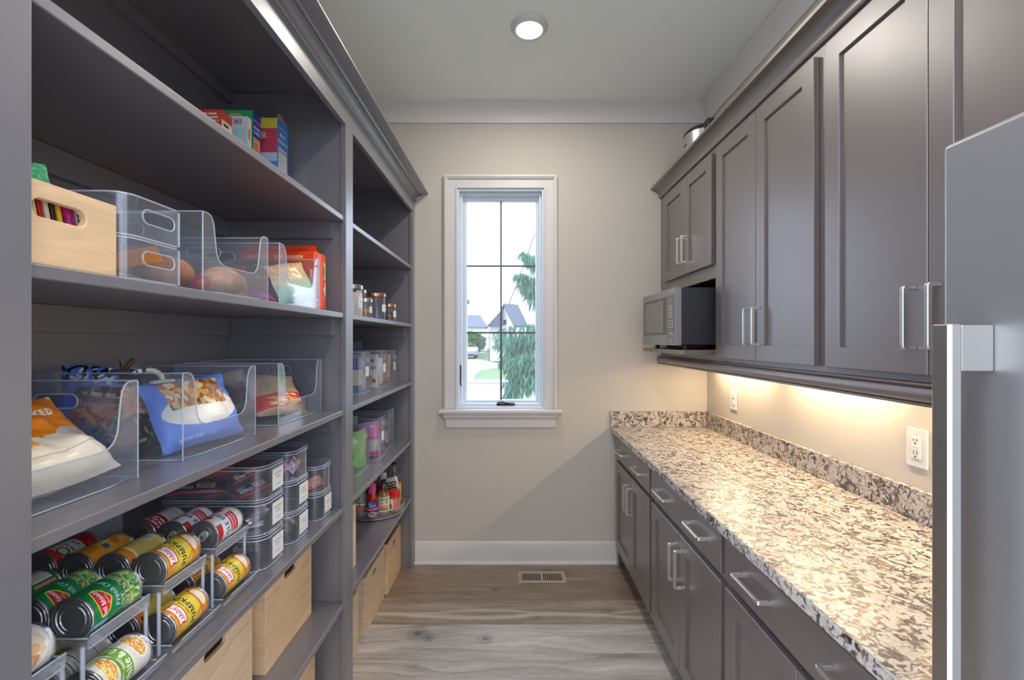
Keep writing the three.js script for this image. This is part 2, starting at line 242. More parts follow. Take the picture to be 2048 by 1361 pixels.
// ---------- wall cabinets, right ----------
const pullShape = (L, s = 0.034, th = 0.0105) => { const r = 0.012, q = 0.006, p = new THREE.Shape(); p.moveTo(0, 0); p.lineTo(-s + r, 0); p.quadraticCurveTo(-s, 0, -s, r); p.lineTo(-s, L - r); p.quadraticCurveTo(-s, L, -s + r, L); p.lineTo(0, L); p.lineTo(0, L - th); p.lineTo(-s + th + q, L - th); p.quadraticCurveTo(-s + th, L - th, -s + th, L - th - q); p.lineTo(-s + th, th + q); p.quadraticCurveTo(-s + th, th, -s + th + q, th); p.lineTo(0, th); p.closePath(); return p; };
const PULL_V = slabZ(pullShape(0.155), -0.0055, 0.0055, 0.0012), PULL_H = slabY(pullShape(0.155), -0.0055, 0.0055, 0.0012);
function pull(parent, x, y, d, horizontal) { const o = part(parent, 'handle', horizontal ? PULL_H : PULL_V, M.nickel); let v = new THREE.Vector3(), p = parent; while (p && p !== scene) { v.add(p.position); p = p.parent; } o.position.set(x - 0.0003 - v.x, (horizontal ? y : y - 0.0775) - v.y, (horizontal ? -d + 0.0775 : -d) - v.z); return o; }
function shaker(t, x, y0, y1, d0, d1, rail = 0.062) {    // door front at x, 20 mm thick, facing the aisle
  const dr = W(t, 'door', slabX(holed(S([[d0, y0], [d1, y0], [d1, y1], [d0, y1]]), rr(d0 + rail, y0 + rail, d1 - rail, y1 - rail, 0.0003, THREE.Path)), x, x + 0.0195, 0.0015), M.cab);
  W(dr, 'panel', bx(x + 0.0095, x + 0.017, y0 + rail - 0.004, y1 - rail + 0.004, d0 + rail - 0.004, d1 - rail + 0.004), M.cab);
  return dr;
}
const UX = 0.971, UF = 0.991, UB = [2.990, 2.2265, 1.4625, 0.6985];
const upLabels = ['dark wall cabinet with short doors above an open microwave niche', 'dark wall cabinet with two tall panelled doors beside the microwave', 'dark wall cabinet with two tall panelled doors nearest the refrigerator'];
for (let i = 0; i < 3; i++) {
  const d1 = UB[i] - 0.0006, d0 = UB[i + 1] + 0.0006, t = thing('wall_cabinet', upLabels[i], 'cabinet', [1.146, 1.385, (d0 + d1) / 2], 'wall cabinets along the right wall'), by = i ? 1.405 : 1.857, mid = (d0 + d1) / 2, top = 2.43, x1 = XR - 0.001;
  const s0 = i ? S([[d0, 1.385], [d1, 1.385], [d1, top], [d0, top]]) : S([[d0, 1.385], [d1, 1.385], [d1, top], [d0, top]]);
  if (i) holed(s0, rr(d0 + 0.038, 1.43, d1 - 0.038, 2.385, 0.0003, THREE.Path)); else holed(s0, rr(d0 + 0.024, 1.4405, d1 - 0.024, 1.79, 0.0003, THREE.Path), rr(d0 + 0.038, 1.875, d1 - 0.038, 2.385, 0.0003, THREE.Path));
  W(t, 'face_frame', slabX(s0, UF, UF + 0.019, 0.001), M.cab);
  for (const a of [d0, d1 - 0.016]) W(t, 'side_panel', bx(UF + 0.0195, x1, 1.385, top, a, a + 0.016), M.cab);
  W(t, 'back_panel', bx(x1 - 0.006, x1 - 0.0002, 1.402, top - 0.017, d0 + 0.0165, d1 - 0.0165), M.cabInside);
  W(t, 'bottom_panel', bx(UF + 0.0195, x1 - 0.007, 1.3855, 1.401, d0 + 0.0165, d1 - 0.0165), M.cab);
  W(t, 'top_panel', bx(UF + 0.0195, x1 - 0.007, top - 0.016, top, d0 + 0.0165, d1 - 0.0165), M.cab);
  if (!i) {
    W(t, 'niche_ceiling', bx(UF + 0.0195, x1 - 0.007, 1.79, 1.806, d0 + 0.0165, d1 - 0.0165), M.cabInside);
    W(t, 'microwave_shelf', bx(0.838, x1 - 0.007, 1.4167, 1.4392, d0 + 0.0245, d1 - 0.0245, 0.002), M.cab);
    W(t, 'filler_strip', bx(UF + 0.002, UF + 0.0195, 1.385, top, d1 + 0.0006, DB - 0.001), M.cab);
  }
  const a = shaker(t, UX, by, 2.40, d0 + 0.026, mid - 0.0015), b = shaker(t, UX, by, 2.40, mid + 0.0015, d1 - 0.026), hy = by + 0.06 + 0.0775;
  pull(a, UX, hy, mid - 0.033); pull(b, UX, hy, mid + 0.033);
}
{
  const pr = [[UF + 0.02, 2.4305], [UF - 0.010, 2.4305]]; for (let i = 0; i <= 9; i++) { const q = i / 9 * Math.PI / 2; pr.push([UF - 0.013 - 0.048 * (1 - Math.cos(q)), 2.437 + 0.048 * Math.sin(q)]); } pr.push([UF - 0.066, 2.487], [UF - 0.066, 2.500], [UF + 0.02, 2.500]);
  one('cabinet_crown', soft(slabZ(S(pr), UB[3], DB - 0.001), 0.5), M.cab, 'dark coved crown moulding running along the top of the wall cabinets', 'moulding');
  const lr = [[UF + 0.018, 1.3845], [UF - 0.018, 1.3845], [UF - 0.022, 1.381], [UF - 0.018, 1.377]]; for (let i = 0; i <= 8; i++) { const q = -Math.PI / 2 + i / 8 * Math.PI; lr.push([UF - 0.014 - 0.014 * Math.cos(q), 1.357 - 0.018 * Math.sin(q)]); } lr.push([UF - 0.018, 1.337], [UF - 0.018, 1.330], [UF + 0.018, 1.330]);
  one('light_rail', soft(slabZ(S(lr), UB[3], DB - 0.001), 0.5), M.cab, 'dark rounded light rail moulding under the wall cabinets', 'moulding');
}

// ---------- base cabinets, worktop ----------
const BX = 0.671, BF = 0.691, BB = [3.010, 2.243, 1.4745, 0.707], baseLabels = ['dark base cabinet in the corner by the window wall', 'middle dark base cabinet with a wide drawer over two doors', 'dark base cabinet next to the refrigerator'];
for (let i = 0; i < 3; i++) {
  const d1 = BB[i] - 0.0006, d0 = BB[i + 1] + 0.0006, mid = (d0 + d1) / 2, t = thing('base_cabinet', baseLabels[i], 'cabinet', [0.99, 0, mid], 'base cabinets under the granite worktop'), x1 = XR - 0.001, top = 0.8755;
  W(t, 'face_frame', slabX(holed(S([[d0, 0.11], [d1, 0.11], [d1, top], [d0, top]]), rr(d0 + 0.038, 0.75, d1 - 0.038, 0.845, 0.0003, THREE.Path), rr(d0 + 0.038, 0.17, d1 - 0.038, 0.69, 0.0003, THREE.Path)), BF, BF + 0.019, 0.001), M.cab);
  for (const a of [d0, d1 - 0.016]) W(t, 'side_panel', bx(BF + 0.0195, x1, 0.11, top, a, a + 0.016), M.cab);
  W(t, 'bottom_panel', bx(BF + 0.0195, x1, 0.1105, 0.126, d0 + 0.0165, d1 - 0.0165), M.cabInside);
  W(t, 'toe_kick', bx(0.762, 0.78, 0.0005, 0.1095, d0, d1), M.cab);
  if (!i) W(t, 'filler_strip', bx(BF + 0.001, BF + 0.0195, 0.0005, top, d1 + 0.0006, DB - 0.0285), M.cab);
  const dw = W(t, 'drawer', bx(BX, BX + 0.0195, 0.734, 0.861, d0 + 0.014, d1 - 0.014, 0.003), M.cab);
  pull(dw, BX, 0.80, mid - 0.19, true); pull(dw, BX, 0.80, mid + 0.19, true);
  const a = shaker(t, BX, 0.155, 0.709, d0 + 0.014, mid - 0.0015), b = shaker(t, BX, 0.155, 0.709, mid + 0.0015, d1 - 0.014);
  pull(a, BX, 0.58, mid - 0.033); pull(b, BX, 0.58, mid + 0.033);
}
one('worktop', bx(0.654, XR - 0.001, 0.8765, 0.9125, 0.700, DB - 0.001, 0.006), M.granite, 'long speckled granite worktop on the base cabinets along the right wall', 'worktop');
one('backsplash', bx(XR - 0.021, XR - 0.0008, 0.9128, 1.014, 0.700, DB - 0.0215, 0.002), M.granite, 'long low granite backsplash strip against the right wall under the outlets', 'backsplash');
one('backsplash', bx(0.654, XR - 0.0008, 0.9128, 1.014, DB - 0.021, DB - 0.0008, 0.002), M.granite, 'short low granite backsplash strip against the window wall', 'backsplash');

// ---------- outlets ----------
function outlet(d, gfci, label) {
  const y = 1.142, x = XR - 0.0006, t = thing('wall_outlet', label, 'outlet', [x, y, d], 'white outlets on the right wall'), face = x - 0.0062;
  W(t, 'cover_plate', bx(x - 0.006, x, y - 0.062, y + 0.062, d - 0.039, d + 0.039, 0.003), M.plate);
  const slots = (parent, cy) => { for (const [o, h] of [[-0.0063, 0.008], [0.0063, 0.0065]]) W(parent, 'slot', bx(face - 0.0036, face - 0.0031, cy + 0.001, cy + 0.001 + h, d + o - 0.0011, d + o + 0.0011), M.dark); W(parent, 'ground_hole', bx(face - 0.0036, face - 0.0031, cy - 0.009, cy - 0.004, d - 0.0025, d + 0.0025, 0.0002), M.dark); };
  if (gfci) {
    const r = W(t, 'receptacle', bx(face - 0.003, face + 0.0005, y - 0.034, y + 0.034, d - 0.0168, d + 0.0168, 0.0015), M.white); slots(r, y + 0.021); slots(r, y - 0.021);
    for (const o of [-0.0045, 0.0045]) W(r, 'button', bx(face - 0.0042, face - 0.003, y + o - 0.0035, y + o + 0.0035, d - 0.013, d + 0.013, 0.0005), M.plate);
  } else for (const o of [-0.0195, 0.0195]) { const r = W(t, 'receptacle', slabX(rr(d - 0.0165, y + o - 0.014, d + 0.0165, y + o + 0.014, 0.0075), face - 0.003, face + 0.0005, 0.001), M.white); slots(r, y + o); }
  for (const o of gfci ? [-0.048, 0.048] : [0]) W(t, 'screw', new THREE.CylinderGeometry(0.003, 0.003, 0.001, 12).rotateZ(Math.PI / 2).translate(face - 0.0002, y + o, -d), M.white);
}
outlet(2.71, false, 'white duplex outlet on the right wall, close to the window wall corner');
outlet(1.481, true, 'white rectangular safety outlet with two small buttons, beside the refrigerator');

// ---------- microwave ----------
{
  const x = 0.807, d0 = 2.29, d1 = 2.845, y0 = 1.4645, y1 = 1.749, t = thing('microwave', 'grey and black countertop microwave standing on the cabinet niche shelf', 'microwave', [1.0, 1.4392, 2.567]);
  W(t, 'body', bx(x + 0.034, 1.262, y0, y1, d0, d1, 0.004), std([0.028, 0.028, 0.033], 0.45));
  for (const [fx, fd] of [[0.88, d0 + 0.05], [0.88, d1 - 0.05], [1.22, d0 + 0.05], [1.22, d1 - 0.05]]) W(t, 'foot', new THREE.CylinderGeometry(0.014, 0.012, 0.0248, 16).translate(fx, y0 - 0.0126, -fd), M.black);
  const gm = std([0.30, 0.285, 0.27], 0.42, { metalness: 0.4 }), db = 2.41;
  const dr = W(t, 'door', slabX(holed(rr(db + 0.001, y0 - 0.004, d1 + 0.002, y1 + 0.002, 0.004), rr(db + 0.001 + 0.004, y0 + 0.05, d1 - 0.014, y1 - 0.038, 0.004, THREE.Path)), x, x + 0.033, 0.002), gm);
  W(dr, 'window_frame', bx(x + 0.004, x + 0.012, y0 + 0.05, y1 - 0.038, db + 0.005, d1 - 0.014), phy([0.10, 0.09, 0.085], 0.25));
  W(dr, 'window', bx(x + 0.0025, x + 0.0038, y0 + 0.062, y1 - 0.05, db + 0.062, d1 - 0.035, 0.0005), phy([0.20, 0.18, 0.16], 0.15));
  const em = tex(cv(64, 64, (g) => { g.fillStyle = '#5c5a57'; g.fillRect(0, 0, 64, 64); g.strokeStyle = '#f4f4f4'; g.lineWidth = 5; g.beginPath(); g.arc(32, 32, 26, 0, 7); g.stroke(); g.fillStyle = '#fff'; g.font = 'italic bold 30px serif'; g.textAlign = 'center'; g.fillText('GE', 32, 42); }), 0.3, { metalness: 0.3 });
  W(dr, 'emblem', new THREE.CylinderGeometry(0.012, 0.012, 0.0016, 24).rotateZ(Math.PI / 2).translate(x - 0.0006, y0 + 0.022, -2.62), em);
  const pt = cv(128, 384, (g) => {
    g.fillStyle = '#6b665f'; g.fillRect(0, 0, 128, 384); g.fillStyle = '#8d7b64'; g.fillRect(28, 22, 72, 44); g.fillStyle = '#e6e4df'; g.font = 'bold 11px sans-serif'; g.textAlign = 'center';
    for (let i = 0; i < 6; i++) { g.fillRect(22 + (i % 2) * 8, 86 + i * 19, 34, 6); g.fillRect(70, 86 + i * 19, 30 - (i % 3) * 6, 6); } for (let i = 0; i < 4; i++) for (let j = 0; j < 3; j++) if (i < 3 || j === 1) g.fillRect(26 + j * 32, 208 + i * 26, 11, 13); g.fillRect(26, 314, 30, 7); g.fillRect(72, 314, 32, 7); g.strokeStyle = '#dedbd5'; g.lineWidth = 3; g.strokeRect(24, 338, 84, 36);
  });
  const cp = W(t, 'control_panel', bx(x, x + 0.033, y0 - 0.004, y1 + 0.002, d0 - 0.002, db - 0.001, 0.003), gm);
  const kp = new THREE.PlaneGeometry(0.10, 0.235).rotateY(-Math.PI / 2).translate(x - 0.0005, (y0 + y1) / 2 - 0.008, -(d0 + db) / 2); W(cp, 'keypad', kp, tex(pt, 0.35));
  W(cp, 'open_button', bx(x - 0.003, x + 0.001, y0 + 0.010, y0 + 0.034, d0 + 0.022, d0 + 0.092, 0.001), gm);
}
// ---------- steel bin on top of the wall cabinets ----------
{
  const t = thing('step_bin', 'small stainless steel bin with a dark lid on top of the wall cabinets', 'bin', [1.135, 2.4305, 2.72]);
  part(t, 'body', lathe([[0.0002, 0.0], [0.112, 0.0], [0.116, 0.006], [0.116, 0.262], [0.112, 0.264], [0.0002, 0.264]], 40), M.steel);
  part(t, 'lid', lathe([[0.0002, 0.300], [0.05, 0.299], [0.10, 0.290], [0.118, 0.272], [0.119, 0.2645], [0.0002, 0.2645]], 40), M.black);
  part(t, 'handle', bx(-0.05, 0.08, 0.238, 0.296, -0.155, -0.10, 0.01), M.dark); part(t, 'seam', bx(-0.119, -0.116, 0.20, 0.204, -0.02, 0.02, 0.0005), M.dark);
}
// ---------- refrigerator ----------
{
  const t = thing('refrigerator', 'tall stainless steel refrigerator standing at the near end of the worktop', 'refrigerator', [0.95, 0, 0.2]), brushed = dataTex(64, 256, (x, y) => { const n = vn(x / 32, y / 1.2, 81, 2, 213); return [n, n, n]; }, false), xd = 0.604, far = 0.6504, H = 1.7605;
  W(t, 'body', bx(xd + 0.075, XR - 0.012, 0.03, H - 0.025, -0.21, far - 0.004, 0.004), std([0.12, 0.12, 0.125], 0.5));
  W(t, 'toe_grille', bx(xd + 0.09, xd + 0.11, 0.001, 0.0295, -0.2, far - 0.01), M.black);
  const fm = phy([0.50, 0.50, 0.505], 0.44, { metalness: 0.9, bumpMap: brushed, bumpScale: 0.00006 });
  const dr = W(t, 'door', bx(xd, xd + 0.07, 0.75, H, 0.225, far, 0.008), fm), dl = W(t, 'door', bx(xd, xd + 0.07, 0.75, H, -0.21, 0.221, 0.008), fm), fz = W(t, 'freezer_drawer', bx(xd, xd + 0.07, 0.032, 0.745, -0.21, far, 0.008), fm);
  const hm = std([0.52, 0.50, 0.46], 0.36, { metalness: 1 });
  const bar = (dn, df, p) => { const h = W(p, 'handle', slabY(S([[0.5485, dn + 0.001], [0.5455, dn + 0.005], [0.5455, df - 0.004], [0.5485, df], [0.558, df], [0.563, df - 0.006], [0.563, dn + 0.006], [0.559, dn + 0.001]]), 0.80, 1.508, 0.0015), hm); for (const y of [0.82, 1.4485]) W(h, 'handle_bracket', bx(0.5632, xd - 0.0002, y, y + 0.0585, dn + 0.004, df - 0.004, 0.002), hm); };
  bar(0.575, 0.604, dr); bar(0.245 - 0.09, 0.274 - 0.09, dl);
  const h = W(fz, 'handle', bx(0.548, 0.562, 0.66, 0.688, -0.15, 0.59, 0.003), hm); for (const d of [-0.14, 0.52]) W(h, 'handle_bracket', bx(0.5622, xd - 0.0002, 0.662, 0.686, d, d + 0.058, 0.002), hm);
}
// ---------- floor register ----------
{
  const x0 = at(1036, 1150, 2.92)[0], t = thing('floor_register', 'beige louvred metal floor register set in the planks below the window', 'floor vent', [0.187, 0.0006, 2.895]), bm = std([0.50, 0.42, 0.32], 0.5), hw = 0.147, hd = 0.069;
  const win = (a, b) => rr(a, -0.045, b, 0.045, 0.001, THREE.Path);
  part(t, 'frame', slabY(holed(rr(-hw, -hd, hw, hd, 0.006), win(-0.125, -0.008), win(0.008, 0.125)), 0, 0.005, 0.001), bm);
  part(t, 'duct', bx(-0.125, 0.125, 0.0002, 0.0006, -0.045, 0.045), M.dark);
  for (const s of [-1, 1]) for (let i = 0; i < 9; i++) { const x = s * (0.0165 + i * 0.0127); part(t, 'louver', bx(x - 0.0022, x + 0.0022, 0.0008, 0.0042, -0.0449, 0.0449), bm); }
}

// ---------- clear plastic bins, crates, containers ----------
const CT = 0.0025;
// bin with a scooped open front (front at xf, facing the aisle)
function openBin(label, xf, d0, d1, y0, h, depth, cut, group = 'open-front clear bins') {
  const t = thing('open_front_bin', label, 'storage bin', [xf - depth / 2, y0, (d0 + d1) / 2], group), y1 = y0 + h, yc = y0 + h * cut, s = new THREE.Shape();
  const out = [[d0, y0], [d1, y0], [d1, y1], [d1 - 0.016, y1]], A = (X) => X;
  s.moveTo(d0, y0); s.lineTo(d1, y0); s.lineTo(d1, y1); s.lineTo(d1 - 0.016, y1); s.quadraticCurveTo(d1 - 0.036, y1, d1 - 0.040, y1 - 0.035); s.lineTo(d1 - 0.046, yc + 0.035); s.quadraticCurveTo(d1 - 0.052, yc, d1 - 0.085, yc);
  s.lineTo(d0 + 0.085, yc); s.quadraticCurveTo(d0 + 0.052, yc, d0 + 0.046, yc + 0.035); s.lineTo(d0 + 0.040, y1 - 0.035); s.quadraticCurveTo(d0 + 0.036, y1, d0 + 0.016, y1); s.lineTo(d0, y1); s.closePath();
  W(t, 'front_panel', slabX(s, xf - CT, xf, 0, 10), M.clear);
  const pts = s.getPoints(10).slice(1).map((p) => [xf - CT / 2, p.y, -p.x]); W(t, 'front_rim', polyTube([...pts, [xf - CT / 2, y0, -d0]], 0.0017), M.rim);
  const xb = xf - depth;
  W(t, 'back_panel', slabX(S([[d0, y0], [d1, y0], [d1, y1], [d0, y1]]), xb, xb + CT), M.clear);
  for (const d of [d0, d1 - CT]) {
    const side = slabZ(holed(S([[xb + CT, y0], [xf - CT, y0], [xf - CT, y1], [xb + CT, y1]]), rr(xf - depth * 0.62, y1 - 0.055, xf - depth * 0.36, y1 - 0.027, 0.0139, THREE.Path)), d, d + CT);
    W(t, 'side_panel', side, M.clear);
    const hp = rr(xf - depth * 0.62, y1 - 0.055, xf - depth * 0.36, y1 - 0.027, 0.0139).getPoints(6).map((p) => [p.x, p.y, -d - CT / 2]); W(t, 'handle_rim', polyTube([...hp, hp[0]], 0.0016), M.rim);
    W(t, 'top_rim', polyTube([[xf, y1, -d - CT / 2], [xb, y1, -d - CT / 2], ...(d === d0 ? [[xb, y1, -d1]] : [])], 0.0017), M.rim);
  }
  W(t, 'base', bx(xb, xf, y0 + 0.0003, y0 + CT, d0, d1), M.clear); W(t, 'base_rim', polyTube([[xb, y0 + 0.002, -d0], [xf, y0 + 0.002, -d0], [xf, y0 + 0.002, -d1], [xb, y0 + 0.002, -d1]], 0.0018), M.rim);
  return t;
}
const ring = (x0, x1, d0, d1, y0, y1, r, w = CT) => soft(slabY(holed(rr(x0, d0, x1, d1, r), rr(x0 + w, d0 + w, x1 - w, d1 - w, r - w, THREE.Path)), y0, y1, 0, 8), 0.6);
const ringTube = (x0, x1, d0, d1, y, r, k) => { const p = rr(x0, d0, x1, d1, r).getPoints(6).map((q) => [q.x, y, -q.y]); return polyTube([...p, p[0]], k); };
// paper label with a few printed lines
const printed = {};
function labelMat(lines) { if (!lines[0]) return printed.blank ??= tex(cv(64, 64, (g) => { g.fillStyle = '#e6e9e8'; g.fillRect(0, 0, 64, 64); scrawl(g, 18, 22, 28, 14, 2, '#b3b4b2'); }), 0.7); const k = lines.join('|'); return printed[k] ??= tex(cv(96, 96, (g) => { g.fillStyle = '#eceae6'; g.fillRect(0, 0, 96, 96); g.fillStyle = '#55534f'; g.textAlign = 'center'; g.font = '15px serif'; lines.forEach((s, i) => g.fillText(s, 48, 30 + i * 17)); g.fillRect(30, 74, 36, 2); }), 0.7); }
function labelOn(t, x, y, d, w, h, lines) { const o = W(t, 'label', bx(x, x + 0.0006, y - h / 2, y + h / 2, d - w / 2, d + w / 2), M.paper); W(o, 'print', new THREE.PlaneGeometry(w, h).rotateY(Math.PI / 2).translate(x + 0.0009, y, -d), labelMat(lines)); }
// lidded stackable container
function lidBox(label, xf, d0, d1, y0, h, depth, lines, group = 'clear lidded containers with paper labels') {
  const t = thing('lidded_container', label, 'container', [xf - depth / 2, y0, (d0 + d1) / 2], group), xb = xf - depth, r = 0.038, yl = y0 + h - 0.012;
  W(t, 'wall', ring(xb, xf, d0, d1, y0 + 0.0005, yl, r), M.smoke); W(t, 'base', slabY(rr(xb + CT, d0 + CT, xf - CT, d1 - CT, r - CT), y0 + 0.001, y0 + 0.003), M.smoke);
  W(t, 'lid', slabY(rr(xb - 0.002, d0 - 0.002, xf + 0.002, d1 + 0.002, r), yl + 0.0004, y0 + h - 0.0005, 0.002), M.clear);
  W(t, 'lid_rim', ringTube(xb - 0.002, xf + 0.002, d0 - 0.002, d1 + 0.002, yl + 0.001, r, 0.0018), M.rim); W(t, 'lid_rim', ringTube(xb - 0.002, xf + 0.002, d0 - 0.002, d1 + 0.002, y0 + h - 0.002, r, 0.0015), M.rim);
  W(t, 'base_rim', ringTube(xb, xf, d0, d1, y0 + 0.003, r, 0.0018), M.rim);
  W(t, 'corner_rim', bx(xf - 0.002, xf + 0.0008, y0 + 0.004, yl, d1 - r - 0.001, d1 - r, 0.0003), M.rim);
  if (lines) labelOn(t, xf + 0.0003, y0 + h * 0.47, (d0 + d1) / 2 + 0.012, 0.062, 0.062, lines);
  return t;
}
// maple crate with a slot in the front
const slot = (d, y, w, h) => rr(d - w / 2, y - h / 2, d + w / 2, y + h / 2, h / 2 - 0.0002, THREE.Path);
function crate(label, xf, d0, d1, y0, h, depth, k, sl = 0.09, sh = 0.026, group = 'pale wooden crates') {
  const t = thing('wooden_crate', label, 'crate', [xf - depth / 2, y0, (d0 + d1) / 2], group), m = mapleMats[k], w = 0.012, xb = xf - depth, y1 = y0 + h, dm = (d0 + d1) / 2, F0 = (x) => slabX(holed(S([[d0, y0 + 0.0005], [d1, y0 + 0.0005], [d1, y1], [d0, y1]]), slot(dm, y1 - 0.046 * (h > 0.2 ? 1 : 0.76), sl, sh)), x, x + w, 0.0012);
  W(t, 'front_panel', F0(xf - w), m); W(t, 'back_panel', F0(xb), m);
  for (const d of [d0, d1 - w]) W(t, 'side_panel', bx(xb + w, xf - w, y0 + 0.0005, y1, d, d + w, 0.001), m);
  W(t, 'base', bx(xb + w, xf - w, y0 + 0.003, y0 + 0.009, d0 + w, d1 - w), m);
  return t;
}

// ---------- soft packs ----------
function pouch(w, h, t, s, o = {}) {
  const nx = o.nx ?? 18, ny = o.ny ?? 18, ps = [], uv = [], ix = [], cr = o.crinkle ?? 0.004;
  for (let f = 0; f < 2; f++) for (let j = 0; j <= ny; j++) for (let i = 0; i <= nx; i++) {
    const u = i / nx * 2 - 1, v = j / ny * 2 - 1, sg = f ? -1 : 1, flat = Math.pow(1 - Math.pow(Math.abs(u), 2.6), 0.62) * Math.pow(1 - Math.pow(Math.abs(v), 3.4), 0.6);
    const belly = 1 + (o.sag ?? 0.25) * -v, n = (fbm(u * 3 + 9, v * 3 + 9, s + f * 17, 64, 64, 3) - 0.5) * cr * 4 * Math.pow(flat, 0.5), rid = Math.abs(v) > 0.86 ? 0.0012 * Math.sin(u * 40) : 0;
    const x = u * w / 2 * (1 - 0.05 * (1 - v * v) - (o.taper ?? 0) * (v + 1) / 2 + 0.02 * Math.sin(v * 5 + s)), y = v * h / 2 + 0.01 * h * Math.sin(u * 4 + s), z = sg * (t / 2) * flat * belly + n + rid + (o.bend ?? 0) * (v * v) * h + (o.curl ?? 0) * u * u * w;
    ps.push(x, y, z); uv.push(f ? 1 - (u + 1) / 2 : (u + 1) / 2, (v + 1) / 2);
  }
  const N = (nx + 1) * (ny + 1);
  for (let f = 0; f < 2; f++) for (let j = 0; j < ny; j++) for (let i = 0; i < nx; i++) { const a = f * N + j * (nx + 1) + i, b = a + 1, c = a + nx + 1, d = c + 1; f ? ix.push(a, c, b, b, c, d) : ix.push(a, b, c, b, d, c); }
  const g = new THREE.BufferGeometry(); g.setAttribute('position', new THREE.Float32BufferAttribute(ps, 3)); g.setAttribute('uv', new THREE.Float32BufferAttribute(uv, 2)); g.setIndex(ix); g.computeVertexNormals(); return g;
}
const film = (map, o = {}) => phy([1.22, 1.22, 1.22], 0.32, { map, specularIntensity: 1.1, ...o });
function fit(o, [y0, x0, x1, d0, d1, hm = 9]) {   // rests a pack on y0, inside a bin
  const b = () => { o.updateMatrixWorld(true); return new THREE.Box3().setFromObject(o, true); }; let q = b(), s = q.getSize(new THREE.Vector3()), k = Math.min(1, (x1 - x0) / s.x, (d1 - d0) / s.z, hm / s.y); if (k < 1) { o.scale.multiplyScalar(k * 0.998); q = b(); }
  o.position.y += y0 - q.min.y; o.position.x += Math.max(0, x0 - q.min.x) - Math.max(0, q.max.x - x1); o.position.z += Math.max(0, -d1 - q.min.z) - Math.max(0, q.max.z + d0); return o;
}
let IN = null;
function bag(name, label, g, m, [x, y, d], [tilt, yaw, roll], category = 'snack bag', group) { const o = one(name, g, m, label, category, group); o.rotation.order = 'YXZ'; o.rotation.set(tilt, yaw, roll); o.position.set(x, y, -d); return IN ? fit(o, IN) : o; }
const txt = (g, s, x, y, font, fill, o = {}) => { g.save(); g.translate(x, y); if (o.rot) g.rotate(o.rot); g.font = font; g.textAlign = o.align ?? 'center'; if (o.stroke) { g.lineWidth = o.lw ?? 4; g.strokeStyle = o.stroke; g.lineJoin = 'round'; g.strokeText(s, 0, 0); } g.fillStyle = fill; g.fillText(s, 0, 0); g.restore(); };
// lines of print too small to read
const scrawl = (g, x, y, w, h, n, c) => { g.fillStyle = c; const lh = h / n; for (let i = 0; i < n; i++) { let q = x + (i % 2) * w * 0.06; while (q < x + w * (0.8 + 0.2 * ((i * 7) % 3) / 2)) { const k = lh * (0.8 + ((q * 13 + i * 7) % 5) * 0.35); g.fillRect(q, y + i * lh, Math.min(k, x + w - q), lh * 0.55); q += k + lh * 0.3; } } };
const blob = (g, x, y, rx, ry, c, rot = 0) => { g.fillStyle = c; g.beginPath(); g.ellipse(x, y, rx, ry, rot, 0, 7); g.fill(); };
const many = (n, f) => { for (let i = 0; i < n; i++) f(i); };
const grad = (g, w, h, ...st) => { const q = g.createLinearGradient(0, 0, w, h); st.forEach((c, i) => q.addColorStop(i / (st.length - 1), c)); return q; };

